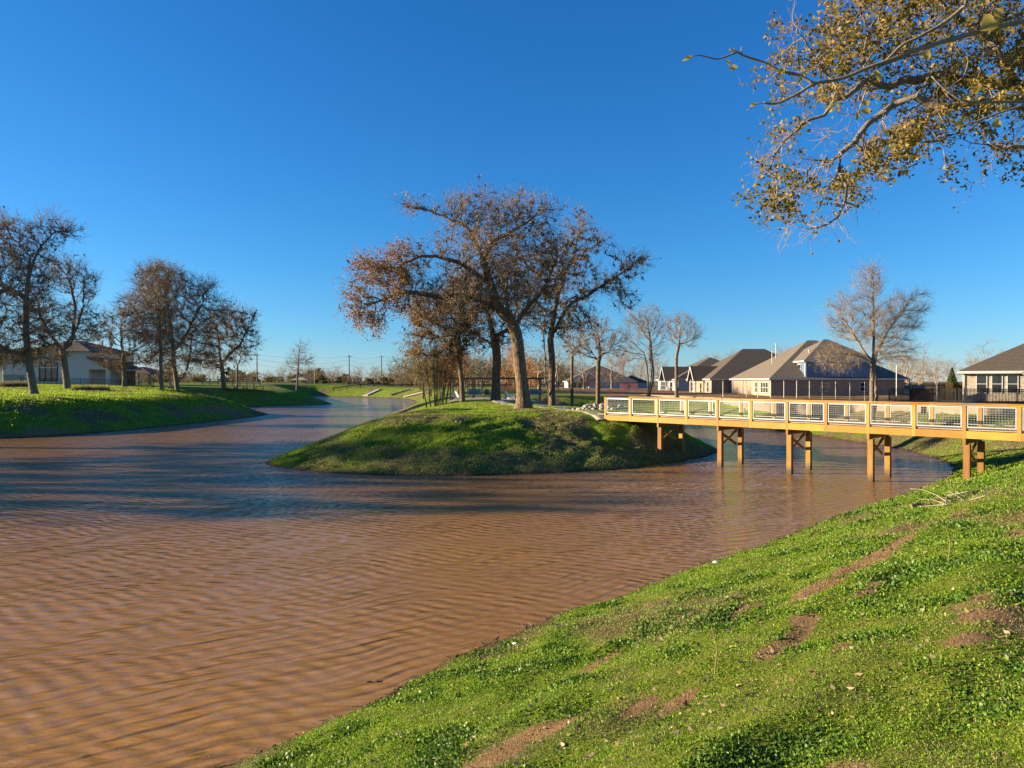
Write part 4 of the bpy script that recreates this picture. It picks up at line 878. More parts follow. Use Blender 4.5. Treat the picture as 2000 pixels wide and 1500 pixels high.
# ornamental grasses
L_STRAW = leafmat('straw_blades', [(.2, (.18, .15, .05)), (.6, (.36, .28, .11)), (.9, (.46, .36, .18))], .3, .7, 1)
def grass_clump(loc, sx, sy, hgt, n, label, group=None):
    P = np.stack([rng.uniform(-sx, sx, n), rng.uniform(-sy, sy, n), np.zeros(n)], 1); d = unit(rng.normal(0, .35, (n, 3))+np.array([0, 0, 1])); s = hgt*rng.uniform(.5, 1.1, n)[:, None]
    w = unit(np.cross(d, rng.normal(0, 1, d.shape)))*hgt*.03; V = np.stack([P-w, P+w, P+d*s], 1).reshape(-1, 3)
    o = mesh_obj('ornamental_grass', V, np.arange(3*n).reshape(-1, 3), L_STRAW); o.location = loc; tag(o, label, 'grass clump', group)
for i, px in enumerate((150, 161, 172, 183, 194, 203)):
    X, Y, Z = hit(px, 763, 60, 150); grass_clump((X, Y, Z-.05), .55, .5, .85, 420, f'straw-coloured ornamental grass clump in the row before the patio, {ORD[i]} from the left', 'ornamental grasses before the white house')
for i, px in enumerate((7, 25, 37, 49)):
    X, Y, Z = hit(px, 757, 60, 150); grass_clump((X, Y, Z-.05), .5, .5, 1.1, 380, f'taller feathery grass clump by the stone base of the white house, {ORD[i]} from the left', 'ornamental grasses before the white house')
# staked saplings on the left lawn
for i, (px, py) in enumerate(((238, 762), (269, 764), (285, 766), (317, 768), (333, 770))):
    X, Y, Z = hit(px, py, 60, 150); t = thing('sapling', f'thin staked sapling on the left lawn, {ORD[i]} from the left', 'sapling', (X, Y, Z), 0, 'staked saplings on the left lawn')
    mb = MB(); mb.tube([(0, 0, -.1), (.05, 0, 1.0), (0, 0, 2.0)], .03, 6, .01); mb.build('trunk', B_GREY, t); mb = MB(); mb.bar((.14, 0, -.2), (.14, 0, 1.3), .04, .04); mb.build('stake', W_PILE, t)
    tw, pts = twigs(np.tile([0, 0, 1.3], (12, 1))+rng.normal(0, .15, (12, 3)), np.tile([0, 0, 1.], (12, 1)), .6, .01, np.array([0, 0, 1.]), 2); mesh_obj('crown', *tw, B_TWIG, t)

# ---------------------------------------------------------------- distance: road, poles, flumes, pavilion
CONC = simple('concrete', (.40, .34, .26), (.31, .265, .205), 1.5, .85, .15, 20); ASPH = simple('asphalt', (.06, .058, .055), (.08, .075, .07), 4, .9)
def ribbon(name, pts, w, mat, dz=.03, kind='structure', step=1.0):
    L = catmull(pts, 14, False); d = np.gradient(L, axis=0); nrm = np.stack([-d[:, 1], d[:, 0]], 1); nrm /= np.linalg.norm(nrm, axis=1, keepdims=True)
    cols = [L+nrm*w*t for t in (-.5, -.25, 0, .25, .5)]; n = len(L); V = []
    zz = np.max([ground(c[:, 0], c[:, 1]) for c in cols], axis=0)
    for c in cols: V.append(np.stack([c[:, 0], c[:, 1], zz+dz], 1))
    V = np.concatenate(V); idx = np.arange(5*n).reshape(5, n)
    top = np.stack([idx[:-1, :-1].ravel(), idx[:-1, 1:].ravel(), idx[1:, 1:].ravel(), idx[1:, :-1].ravel()], 1)
    V2 = V.copy(); V2[:, 2] -= .25; e = 5*n; s1 = np.stack([idx[0, :-1]+e, idx[0, 1:]+e, idx[0, 1:], idx[0, :-1]], 1); s2 = np.stack([idx[4, :-1], idx[4, 1:], idx[4, 1:]+e, idx[4, :-1]+e], 1)
    o = mesh_obj(name, np.concatenate([V, V2]), np.concatenate([top, s1, s2]), mat); tag(o, kind=kind); return o
ribbon('road', [(-260, 236), (-150, 232), (-60, 228), (20, 234), (120, 260), (300, 300)], 7, ASPH, .06)
ribbon('path', [(5.6, 41.6), (4.5, 44.6), (2.5, 49), (.6, 54), (-.6, 60), (-1.2, 66), (-1.0, 71)], 1.3, CONC, .012)
ribbon('patio', [(-6.2, 76), (-2, 75.6), (3, 75.8), (6.5, 76.4)], 7, CONC, .015)
# concrete flumes on the road embankment: a flat bed between two raised sides
def flume(a, c, w, label):
    a = Vector(a); c = Vector(c); d = (c-a).normalized(); n_ = Vector((-d.y, d.x, 0)).normalized()
    mb = MB(); up = Vector((0, 0, 1)); mb.bar(a, c, w, .2); mb.bar(a+n_*(w/2+.1)+up*.08, c+n_*(w/2+.1)+up*.08, .2, .34); mb.bar(a-n_*(w/2+.1)+up*.08, c-n_*(w/2+.1)+up*.08, .2, .34)
    tag(mb.build('concrete_flume', CONC), label, 'drainage flume', 'concrete drainage flumes on the far embankment')
def GP(px, py, Y, dz=.06): x_, y_, z_ = hit(px, py, 140, 260); return (x_, y_, z_+dz)
flume(GP(713, 773, 182), GP(740, 761, 203), 2.2, 'pale concrete flume on the far embankment, leftmost, with a dark channel'); flume(GP(764, 772, 172), GP(800, 762, 192), 1.6, 'middle pale concrete flume on the far embankment'); flume(GP(792, 776, 158), GP(832, 766, 176), 1.4, 'rightmost pale concrete flume on the far embankment, beside the slim tree stems')
# low dark guard fence along the embankment top
r_ = thing('guard_fence', 'long low dark rail fence along the top of the far embankment', 'fence', (0, 0, 0)); P_ = [(x, 206+abs(x+20)*.02) for x in np.arange(-52, 16, 4.0)]
for i, (x, y) in enumerate(P_): mb = MB(); z = gz(x, y); mb.box(x-.07, x+.07, y-.07, y+.07, z-.3, z+.95); mb.build('post', DARKM, r_)
for a_, c_ in zip(P_[:-1], P_[1:]): mb = MB(); mb.bar((*a_, gz(*a_)+.8), (*c_, gz(*c_)+.8), .08, .22); mb.bar((*a_, gz(*a_)+.35), (*c_, gz(*c_)+.35), .05, .1); mb.build('rail', DARKM, r_)
# utility poles and their wires
POLE = simple('utility_pole_wood', (.16, .10, .07), (.10, .065, .045), 3, .9)
UP = []
for i, (px, top, Y) in enumerate(((502, 690, 235), (682, 693, 262), (745, 694, 300), (-40, 680, 215))):
    X = (px-1000)/F*Y; zt = EYE+(HOR-top)/F*Y; zg = 2.4; r_ = thing('utility_pole', ['tall wooden utility pole at the right end of the left lawn', 'tall wooden utility pole in the open sky left of the grove', 'tall wooden utility pole nearest the grove', 'wooden utility pole beyond the left edge'][i], 'utility pole', (X, Y, zg), 0, 'utility poles along the road')
    mb = MB(); mb.tube([(0, 0, -.5), (0, 0, zt-zg)], .24, 8, .16); mb.build('pole', POLE, r_); mb = MB(); mb.bar((-.9, -.2, zt-zg-.7), (.9, -.2, zt-zg-.7), .12, .14); mb.build('crossarm', POLE, r_); UP.append((X, Y, zt))
    for xx in (-.8, 0, .8): mb = MB(); mb.tube([(xx, -.2, zt-zg-.62), (xx, -.2, zt-zg-.35)], .07, 6); mb.build('insulator', GALV, r_)
UP = [UP[3], UP[0], UP[1], UP[2], (20, 380, 13)]
for i in range(len(UP)-1):
    a_, c_ = Vector(UP[i]), Vector(UP[i+1])
    for j, dz in enumerate((-.4, -1.9, -3.6)):
        pts = [a_.lerp(c_, t)+Vector((0, 0, dz-2.2*4*t*(1-t)*(.5+.2*j))) for t in np.linspace(0, 1, 15)]
        mb = MB(); mb.tube(pts, .022, 4)
        tag(mb.build('power_line', DARKM), ['top', 'middle', 'lowest'][j]+' wire '+['left of the left lawn pole', 'between the left lawn pole and the open-sky pole', 'between the two poles left of the grove', 'behind the grove'][i], 'power line', 'overhead wires')
# curved street lamp
X, Y, Z = on(614, 230); r_ = thing('street_lamp', 'curved-arm white street lamp beside the lone thin tree', 'street lamp', (X, Y, Z)); mb = MB(); mb.tube([(0, 0, -.2), (0, 0, 5.6), (-.2, 0, 6.4), (-.8, 0, 6.9), (-1.5, 0, 7.0)], .09, 8); mb.build('pole', TRIM, r_); mb = MB(); mb.box(-2.1, -1.4, -.14, .14, 6.92, 7.05); mb.build('lamp_head', GALV, r_)
# far pavilion and far white building
t = thing('pavilion', 'small tan-roofed open pavilion far behind the lone thin tree', 'pavilion', (0, 0, 0)); Y = 225; X = (568-1000)/F*Y; mb = MB(); hip_roof(mb, X, X+5, Y, Y+4, 4.7, .35, .5); mb.build('roof', CONC, t)
for xx in (X+.2, X+4.6): mb = MB(); mb.box(xx, xx+.25, Y+.2, Y+.45, 2, 4.68); mb.build('post', CREAM, t)
t = thing('farm_building', 'small white farm building far away, left of the lone thin tree', 'building', (0, 0, 0)); Y = 300; X = (544-1000)/F*Y; walls(t, X, X+5.5, Y, Y+6, 2, 4.0, WHITE); mb = MB(); hip_roof(mb, X, X+5.5, Y, Y+6, 4.02, .4, .4); mb.build('roof', CONC, t)
# red-brown tables and wooden rail frames at the right end of the left lawn
REDW = woodmat('red_stained_wood', (.22, .085, .045), (.14, .055, .03))
for i, px in enumerate((452, 469, 489, 507)):
    X, Y, Z = hit(px, 763, 60, 190); t = thing('picnic_table', f'small red-brown picnic table at the end of the left lawn, {ORD[i]} from the left', 'picnic table', (X, Y, Z), .1*i, 'red-brown picnic tables')
    mb = MB()
    for q in range(4): mb.box(-.9, .9, -.38+q*.195, -.38+q*.195+.18, .70, .74)
    mb.build('table_top', REDW, t)
    for s in (-1, 1): mb = MB(); mb.box(-.9, .9, s*.75-.14, s*.75+.14, .42, .46); mb.build('bench', REDW, t)
    for s in (-1, 1): mb = MB(); mb.bar((s*.6, -.8, 0), (s*.6, -.2, .7), .08, .08); mb.bar((s*.6, .8, 0), (s*.6, .2, .7), .08, .08); mb.bar((s*.6, -.75, .39), (s*.6, .75, .39), .08, .06); mb.build('leg', REDW, t)
W_RAIL = woodmat('rail_wood', (.40, .26, .15), (.28, .18, .10))
X0, Y0, Z0 = on(395, 150); X1, Y1, Z1 = on(508, 168)
r_ = thing('rail_fence', 'brown wooden post and rail fence behind the picnic tables', 'fence', (0, 0, 0)); P_ = [(X0+(X1-X0)*t_, Y0+(Y1-Y0)*t_) for t_ in np.linspace(0, 1, 9)]
for p in P_: mb = MB(); z = gz(*p); mb.box(p[0]-.09, p[0]+.09, p[1]-.09, p[1]+.09, z-.2, z+1.35); mb.build('post', W_RAIL, r_)
for a_, c_ in zip(P_[:-1], P_[1:]): mb = MB(); [mb.bar((*a_, gz(*a_)+dz), (*c_, gz(*c_)+dz), .05, .13) for dz in (.4, .85, 1.25)]; mb.build('rail', W_RAIL, r_)

# ---------------------------------------------------------------- swing arbor and seats in the grove
YA = 77; xa = (880-1000)/F*YA; xb = (1055-1000)/F*YA; zg = gz(0, YA)
W_DARK = woodmat('dark_stained_wood', (.24, .12, .07), (.15, .075, .045)); W_STEEL = simple('brown_steel', (.12, .07, .05), (.08, .05, .04), 4, .6)
t = thing('swing_arbor', 'long dark timber swing arbor spanning behind the grove trunks', 'arbor', (xa, YA, zg)); L = xb-xa
for yy in (0, 3.2): mb = MB(); mb.box(-.3, L+.3, yy-.06, yy+.06, 2.17, 2.37); mb.build('beam', W_DARK, t)
for i in range(5):
    for yy in (0, 3.2): mb = MB(); x = L*i/4; mb.box(x-.07, x+.07, yy-.062, yy+.058, -.3, 2.168); mb.build('post', W_DARK, t)
    mb = MB(); x = L*i/4; mb.box(x-.05, x+.05, .062, 3.138, 2.2, 2.34); mb.build('cross_beam', W_DARK, t)
TEAL = simple('teal_paint', (.035, .17, .26), (.03, .14, .22), 4, .5); PALEB = simple('pale_resin', (.60, .62, .60), (.52, .54, .52), 4, .5); NAVY = simple('navy_resin', (.03, .045, .07), (.025, .04, .06), 4, .5)
def bench_swing(loc, w, mat, label, rz=0.0, name='swing_bench', cat_='swing bench'):
    t = thing(name, label, cat_, loc, rz)
    mb = MB(); [mb.box(-w/2, w/2, -.28+q*.115, -.28+q*.115+.1, .42, .45) for q in range(5)]; mb.build('seat', mat, t)
    mb = MB(); n = int(w/.16); M_ = Matrix.Translation((0, .3, .45)) @ Matrix.Rotation(R(-14), 4, 'X'); [mb.box(-w/2+i*w/n+.01, -w/2+(i+1)*w/n-.01, -.015, .015, 0, .62, M_) for i in range(n)]; mb.build('backrest', mat, t)
    for s in (-1, 1):
        mb = MB(); mb.box(s*w/2-.05, s*w/2+.05, -.3, .35, .62, .66); mb.box(s*w/2-.03, s*w/2+.03, -.28, -.22, .45, .62); mb.build('armrest', mat, t)
    return t
for (px, Y, w, lab, hz2) in ((928, YA+1.2, 1.5, 'wide teal swing bench hanging in the arbor, left of the thick straight trunk', 1), (1047, YA+1.2, 1.3, 'teal swing bench peeking out right of the great oak trunk', 1)):
    X = (px-1000)/F*Y; t = bench_swing((X, Y, zg+.05), w, TEAL, lab, math.pi if False else 0)
    for s in (-1, 1): mb = MB(); mb.tube([(s*w/2, 0, .64), (s*w/2, .2, 2.2)], .015, 5); mb.build('chain', W_STEEL, t)
def adirondack(loc, rz, mat, label):
    t = thing('adirondack_chair', label, 'garden chair', loc, rz, 'garden chairs round the fire pit')
    mb = MB(); M_ = Matrix.Translation((0, 0, .36)) @ Matrix.Rotation(R(-14), 4, 'X'); [mb.box(-.27, .27, -.3+q*.11, -.3+q*.11+.095, 0, .022, M_) for q in range(5)]; mb.build('seat', mat, t)
    mb = MB(); M_ = Matrix.Translation((0, .24, .28)) @ Matrix.Rotation(R(-24), 4, 'X'); [mb.box(-.28+i*.115, -.28+i*.115+.1, -.01, .012, 0, (.62, .70, .74, .70, .62)[i], M_) for i in range(5)]; mb.build('backrest', mat, t)
    for s in (-1, 1):
        mb = MB(); mb.box(s*.33-.065, s*.33+.065, -.42, .32, .55, .575); mb.build('armrest', mat, t); mb = MB(); mb.box(s*.33-.02, s*.33+.02, -.38, -.28, 0, .55); mb.build('leg', mat, t); mb = MB(); mb.bar((s*.3, -.32, .33), (s*.3, .62, .02), .025, .1); mb.build('leg', mat, t)
    return t
for (px, Y, rz, mat, lab) in ((891, 74.5, 2.4, NAVY, 'dark garden chair beside the slim pale trunk'), (899, 73.6, 2.0, PALEB, 'white garden chair almost hidden by the slim pale trunk'), (952, 80, 3.0, NAVY, 'dark garden chair left of the thick straight trunk'),
                              (993, 74.5, 2.7, NAVY, 'dark garden chair between the thick trunk and the great oak'), (999, 73.4, 1.4, PALEB, 'white garden chair nearest the path, left of the great oak'), (1060, 75.5, 3.6, W_DARK, 'brown garden chair right of the great oak')):
    X = (px-1000)/F*Y; adirondack((X, Y, gz(X, Y)+.03), rz, mat, lab)
# fire pit ring
X, Y = (1006-1000)/F*76, 76; t = thing('fire_pit', 'low round stone fire pit between the garden chairs', 'fire pit', (X, Y, gz(X, Y)))
mb = MB(); n = 16
for i in range(n):
    a = 2*math.pi*i/n; M_ = Matrix.Rotation(a, 4, 'Z') @ Matrix.Translation((.75, 0, 0)); mb.box(-.12, .12, -.14, .14, -.1, .42, M_)
mb.build('stone_ring', M_STONE, t)
# orange safety netting on stakes
ORG = simple('orange_netting', (.75, .16, .05), (.6, .12, .05), 6, .6); PNK = simple('pink_netting', (.75, .20, .16), (.65, .16, .13), 6, .6)
def netting(a, c, label, mat, hgt=1.1):
    a = Vector(a); c = Vector(c); L = (c-a).length; t = thing('safety_netting', label, 'safety netting', a, math.atan2(c.y-a.y, c.x-a.x)); mb = MB(); x = 0
    while x < L: mb.box(x, x+.05, -.004, .004, .05, hgt); x += .12
    for z in np.arange(.08, hgt, .12): mb.box(0, L, -.009, -.0045, z, z+.05)
    mb.build('net', mat, t)
    for i in range(int(L/3)+1): mb = MB(); mb.box(i*3-.03, i*3+.03, .012, .06, -.3, hgt+.15); mb.build('stake', W_PILE, t)
X, Y, Z = on(976, 140); X2, Y2, Z2 = on(1016, 146); netting((X, Y, Z), (X2, Y2, Z), 'orange safety netting behind the grove trunks', ORG)
X, Y, Z = on(1212, 168); X2, Y2, Z2 = on(1246, 172); netting((X, Y, Z), (X2, Y2, Z), 'pinkish safety netting in front of the distant low house', PNK, 1.3)
# heap of limestone rocks by the bridge landing
def rock_mesh(name, s, mat, parent=None):
    import bmesh
    bm = bmesh.new(); bmesh.ops.create_icosphere(bm, subdivisions=2, radius=1)
    off = rng.uniform(-50, 50, 3); sc = np.array([rng.uniform(.7, 1.2), rng.uniform(.6, 1), rng.uniform(.45, .8)])*s
    pl = unit(rng.normal(0, 1, (7, 3))); dd = rng.uniform(.62, .85, 7)
    for v in bm.verts:
        p = np.array(v.co)
        for n_, d_ in zip(pl, dd):
            e = p@n_-d_
            if e > 0: p = p-n_*e
        v.co = Vector(p*sc)
    me = bpy.data.meshes.new(name); bm.to_mesh(me); bm.free(); me.materials.append(mat); o = bpy.data.objects.new(name, me); COL.objects.link(o); return o
ROCK = simple('limestone', (.44, .38, .30), (.30, .25, .20), 5, .9, .4, 25)
protos = []
places = []
for i in range(130):
    u = rng.uniform(-1, 1); v = rng.uniform(-1, 1)
    if u*u+v*v > 1: continue
    places.append((5.9+u*2.0, 46.2+v*1.2, .38*(1-u*u-v*v)*rng.random()+.02, rng.uniform(.10, .22)))
WH_ = ['left edge', 'left part', 'middle', 'right part', 'right edge']
for i, (x, y, dz, s) in enumerate(places):
    if i < 6: o = rock_mesh('rock', 1.0, ROCK); protos.append(o)
    else: o = protos[i % 6].copy(); COL.objects.link(o)
    o.location = (x, y, gz(x, y)+dz); o.scale = (s, s, s); o.rotation_euler = (rng.uniform(-.6, .6), rng.uniform(-.6, .6), rng.uniform(0, 6.3))
    tag(o, 'pale broken limestone rock in the heap beside the left end of the footbridge', 'rock', 'rock heap at the bridge landing')

# ---------------------------------------------------------------- far woods (read as one mass)
def bush(hgt, n, leafy=0.0, spread=.5):
    sk = Skel([(0, 0, -.3)], [-1]); sk.limb(0, [(rng.normal(0, .3), 0, hgt*.22)], .1, hgt*.06)
    sk.colonize(ell((0, 0, hgt*.55), (hgt*spread*.8, hgt*spread*.8, hgt*.46), n), hgt*.075, hgt, hgt*.1, 30, .25, .15); sk.finish(hgt*.022, .03)
    th = np.where((sk.pa >= 0) & (sk.r < .07))[0]; pk = rng.choice(th, len(th)*2); tw, pts = twigs(sk.P[pk], sk.d[pk], hgt*.16, .024, np.array([0, 0, hgt*.4]), 3, 2, .8)
    return cat([sk.mesh(0, 9, 4), tw]), pts
BUSH = [bush(8+i, 75) for i in range(5)]
def woods(name, label, spots, mats, leaf=None, lf=.15, ls=.5):
    ms = []; lp = []
    for (x, y, s) in spots:
        (V, Fq), pts = BUSH[rng.integers(len(BUSH))]; a = rng.uniform(0, 6.28); c, s_ = math.cos(a), math.sin(a); M_ = np.array([[c, -s_, 0], [s_, c, 0], [0, 0, 1]])*s; M_[2] *= rng.uniform(.8, 1.15)
        z = 2.4; ms.append((V@M_.T+np.array([x, y, z]), Fq)); 
        if leaf: q = pts[rng.random(len(pts)) < lf]; lp.append(q@M_.T+np.array([x, y, z]))
    o = mesh_obj(name, *cat(ms), mats); tag(o, label, kind='stuff')
    if leaf: lp = np.concatenate(lp); o2 = mesh_obj(name+'_foliage', *leaf_quads(lp, ls), leaf); tag(o2, label+' foliage', kind='stuff')
def spots_px(px0, px1, Y0, Y1, n, s0, s1): return [((px-1000)/F*Y, Y, rng.uniform(s0, s1)) for px, Y in zip(rng.uniform(px0, px1, n), rng.uniform(Y0, Y1, n))]
L_SCRUB = leafmat('scrub_leaves', [(.2, (.07, .07, .02)), (.5, (.16, .13, .04)), (.8, (.28, .20, .05))], .3, .7, .08)
woods('far_woods', 'brownish bare woods beyond the road', spots_px(770, 1130, 225, 330, 85, .75, 1.2), B_TWIG, L_SCRUB, .35, .4)
woods('far_woods', 'dim leafless woods along the horizon at left', spots_px(-150, 840, 262, 350, 300, .42, .72), B_TWIG)
woods('far_evergreens', 'rounded dark evergreens among the woods along the left horizon', spots_px(-150, 720, 350, 420, 34, .62, .85), B_TWIG, L_GREEN, 1.0, .9)
woods('far_woods', 'grey bare woods behind the right-hand houses', spots_px(1120, 2300, 230, 330, 85, .9, 1.35), B_TWIGL)
woods('scrub', 'low evergreen scrub along the road', spots_px(-100, 860, 245, 285, 120, .16, .4), B_TWIG, L_SCRUB, .5, .4)
# nearer bare trees one can tell apart behind the grove
for i, (px, Y, s, mat) in enumerate([(826, 150, .9, 0), (895, 120, .75, 1), (912, 128, .85, 0), (940, 118, .8, 0), (1004, 150, .8, 1), (1035, 155, .75, 1), (1052, 130, .95, 0), (1090, 140, 1.0, 0), (1140, 160, .9, 0), (1195, 170, .8, 0), (1290, 175, .8, 0), (865, 135, .85, 2), (842, 142, .8, 2),
                                     (1745, 125, .7, 0), (1775, 140, .85, 0), (1800, 150, .8, 0), (1850, 160, .8, 0)]):
    (V, Fq), pts = BUSH[i % 5]; X, Y, Z = on(px, Y); nm = ['bare grey', 'orange-leaved', 'yellow-green leaved'][mat]
    where = f'behind the grove, {ORD[i]} from the left' if False else ''
    lab = {0: 'beyond the slim stems, above the right flume', 1: 'behind the slim pale trunk', 2: 'between the slim trunk and the arbor swing', 3: 'behind the teal swing bench', 4: 'glowing between the thick trunk and the great oak', 5: 'right beside the great oak trunk, far behind', 6: 'just left of the twin trunks', 7: 'behind the twin trunks',
           8: 'left of the distant low house', 9: 'behind the distant low house', 10: 'behind the pale pair of trees', 11: 'above the arbor left end', 12: 'behind the cluster of slim stems', 13: 'behind the garage of the dark-brick house', 14: 'behind the white pole', 15: 'above the black fence gate', 16: 'behind the brown board fence'}[i]
    t = thing('background_tree', f'small {nm} tree {lab}', 'tree', (X, Y, Z), i*1.3, 'small trees in the background'); V2 = V*s
    mesh_obj('crown', V2, Fq, B_TWIG if mat else B_TWIGL, t); mb = MB(); mb.tube([(0, 0, -.3), (0, 0, 3.2*s)], .16*s, 8, .11*s); mb.build('trunk', B_GREY, t)
    if mat: q = pts[rng.random(len(pts)) < .8]*s; q = np.repeat(q, 3, 0)+rng.normal(0, .2, (len(q)*3, 3)); mesh_obj('foliage', *leaf_quads(q, .24), {1: leafmat('orange_leaves', [(.2, (.40, .16, .04)), (.8, (.62, .26, .06))], .35), 2: L_SCRUB}[mat], t)
# ---------------------------------------------------------------- turf: clover and grass blades
m = leafmat('clover_and_grass', [(.2, (.045, .095, .009)), (.45, (.13, .24, .012)), (.7, (.26, .38, .022)), (.9, (.42, .48, .07))], .4, .5, .9)
L_LAWN = leafmat('lawn_blades', [(.2, (.10, .17, .012)), (.5, (.29, .40, .02)), (.85, (.46, .54, .05))], .45, .6, .5); L_TURF = m
L_TURFD = leafmat('dark_clover', [(.2, (.035, .075, .010)), (.6, (.085, .17, .018)), (.9, (.16, .27, .04))], .2, .45, .9)
L_DRY = leafmat('dry_blades', [(.2, (.14, .10, .04)), (.6, (.30, .23, .11)), (.9, (.42, .36, .2))], .2, .8, .9)
def blades(x, y, size, lean=.55, wid=.42, lift=.35):
    """short broad leaf blades standing out of the turf"""
    n = len(x); z = ground(x, y); P = np.stack([x, y, z-.004], 1)
    d = unit(rng.normal(0, lean, (n, 3))*np.array([1, 1, .3])+np.array([0, 0, .75])); w = unit(np.cross(d, rng.normal(0, 1, (n, 3)))); s = size*rng.uniform(.55, 1.4, n); s = s[:, None]
    b_ = P+d*s*lift*rng.random((n, 1))
    V = np.stack([b_, b_+d*s*.55+w*s*wid*.5, b_+d*s, b_+d*s*.55-w*s*wid*.5], 1).reshape(-1, 3)
    return V, np.arange(4*n).reshape(n, 4)
def scatter(n, r0, r1, a0, a1, p):
    """polar scatter round the near bank, thinning with distance as 1/r^p"""
    u = rng.random(n); q = 2-p
    r = (r0**q+u*(r1**q-r0**q))**(1/q); a = rng.uniform(a0, a1, n); return r*np.sin(a), r*np.cos(a), r
x, y, r = scatter(980000, 2.6, 40, R(-24), R(50), 1.75)
d = shore_d(x, y); k = d > -.03; x, y, r, d = x[k], y[k], r[k], d[k]
dm = dirt_mask(x, y, d); clump = fbm(x, y, 1.6, 3)
thin = np.clip(1.0-1.0*dm, .10, 1)*np.clip(.85+1.1*fbm(x, y, 4.5, 2), .25, 1)*np.clip(.55+d*1.2, 0, 1)
k = rng.random(len(x)) < thin; x, y, r, d, clump, dm = x[k], y[k], r[k], d[k], clump[k], dm[k]
ym = dry_mask(x, y, d); pick = rng.random(len(x)); dark = (rng.random(len(x)) < .6*sstep(.08, .42, clump+rng.normal(0, .08, len(x)))); dry = ~dark & (pick < .09+.5*ym+.35*(clump < -.2)+.45*dm)
size = .0135*(r/4)**.62*(1+.7*np.clip(clump+.1, 0, .5))
for nm, lab, mk, mt, ks in (('clover', 'bright green clover and short grass covering the near bank', ~dark & ~dry, L_TURF, (.6, .5)), ('dark_clover', 'darker clumps of broad-leaved clover on the near bank', dark, L_TURFD, (.8, .75)), ('dry_grass', 'straw-coloured dead blades among the near turf', dry, L_DRY, (.9, .2))):
    V, Fq = blades(x[mk], y[mk], size[mk]*(1.2 if nm != 'clover' else 1), ks[0], ks[1]); tag(mesh_obj(nm, V, Fq, mt), lab, kind='stuff')
# far lawns and the grove point
def far_turf(name, label, n, x0, x1, y0, y1, s, cond):
    x = rng.uniform(x0, x1, n); y = rng.uniform(y0, y1, n); d = shore_d(x, y); dm = dirt_mask(x, y, d); ym = dry_mask(x, y, d)
    k = (d > .05) & cond(x, y) & (rng.random(n) > dm*1.1); x, y, ym = x[k], y[k], ym[k]; dr = rng.random(len(x)) < .04+.8*ym
    for nm, mk, mt in ((name, ~dr, L_LAWN), (name+'_dry', dr, L_DRY)):
        V, Fq = blades(x[mk], y[mk], np.full(mk.sum(), s), .7, .35); tag(mesh_obj(nm, V, Fq, mt), label+(' among dead straw' if mt is L_DRY else ''), kind='stuff')
far_turf('island_turf', 'short grass on the point of the grove', 300000, -14, 15, 32, 62, .06, lambda x, y: (y < 50) | (rng.random(len(x)) < .5))
far_turf('bank_turf', 'short grass on the right bank under and beyond the footbridge', 90000, 16, 36, 24, 62, .075, lambda x, y: behind_wall(x, y) < -.2)
far_turf('lawn_turf', 'short grass on the left lawn', 520000, -90, -28, 54, 116, .15, lambda x, y: (x > -.76*y) & (shore_d(x, y) > 7.5*rng.random(len(x))**.7))
# fallen leaves
n = 4200; x, y, r = scatter(n, 3, 26, R(-20), R(48), 1.5); d = shore_d(x, y); k = (d > .2) & (fbm(x, y, .5, 2)+rng.normal(0, .25, n) > .0); x, y, r = x[k], y[k], r[k]
P = np.stack([x, y, ground(x, y)+.02], 1); n = len(P); u = unit(rng.normal(0, 1, (n, 3))*np.array([1, 1, .35])); w = unit(np.cross(u, rng.normal(0, .35, (n, 3))+np.array([0, 0, 1]))); s = (.021*rng.uniform(.6, 1.6, n)*(r/5)**.3)[:, None]
nn = np.cross(u, w); V = np.stack([P-u*s, P-u*s*.2+w*s*.55+nn*s*.3, P+u*s*.3+w*s*.35+nn*s*.1, P+u*s, P+u*s*.2-w*s*.5+nn*s*.35, P-u*s*.4-w*s*.4+nn*s*.2], 1).reshape(-1, 3)
L_FALL = leafmat('fallen_leaves', [(.2, (.16, .09, .045)), (.5, (.34, .22, .12)), (.8, (.50, .38, .24)), (.95, (.62, .52, .38))], .1, .7, 2)
tag(mesh_obj('leaf_litter', V, np.arange(6*n).reshape(n, 6), L_FALL), 'dry curled brown leaves scattered over the near bank', kind='stuff')
# flotsam and dead stalks caught along the waterline
SD = []
for i in range(len(SP)):
    a, b_ = SP[i], SP[(i+1) % len(SP)]; L = np.hypot(*(b_-a)); mid = (a+b_)/2
    if mid[1] < 6 or mid[1] > 62 or abs(mid[0]) > .75*mid[1]+2: continue
    n = int(L*26); t_ = rng.random((n, 1)); SD.append(a+(b_-a)*t_+rng.normal(0, .16, (n, 2)))
SD = np.concatenate(SD); zz = ground(SD[:, 0], SD[:, 1]); k = (zz > -.03) & (zz < .17); SD, zz = SD[k], zz[k]; n = len(SD)
P0 = np.stack([SD[:, 0], SD[:, 1], np.maximum(zz, 0)+.012], 1); dd = unit(rng.normal(0, 1, (n, 3))*np.array([1, 1, .25])); ln = rng.uniform(.04, .2, n)[:, None]
tag(mesh_obj('shore_debris', *frusta(P0, P0+dd*ln, np.full(n, .006), np.full(n, .003), 3), simple('dead_stalks', (.26, .19, .11), (.07, .05, .03), 12, .9)), 'dead stalks and twig scraps caught along the waterline', kind='stuff')
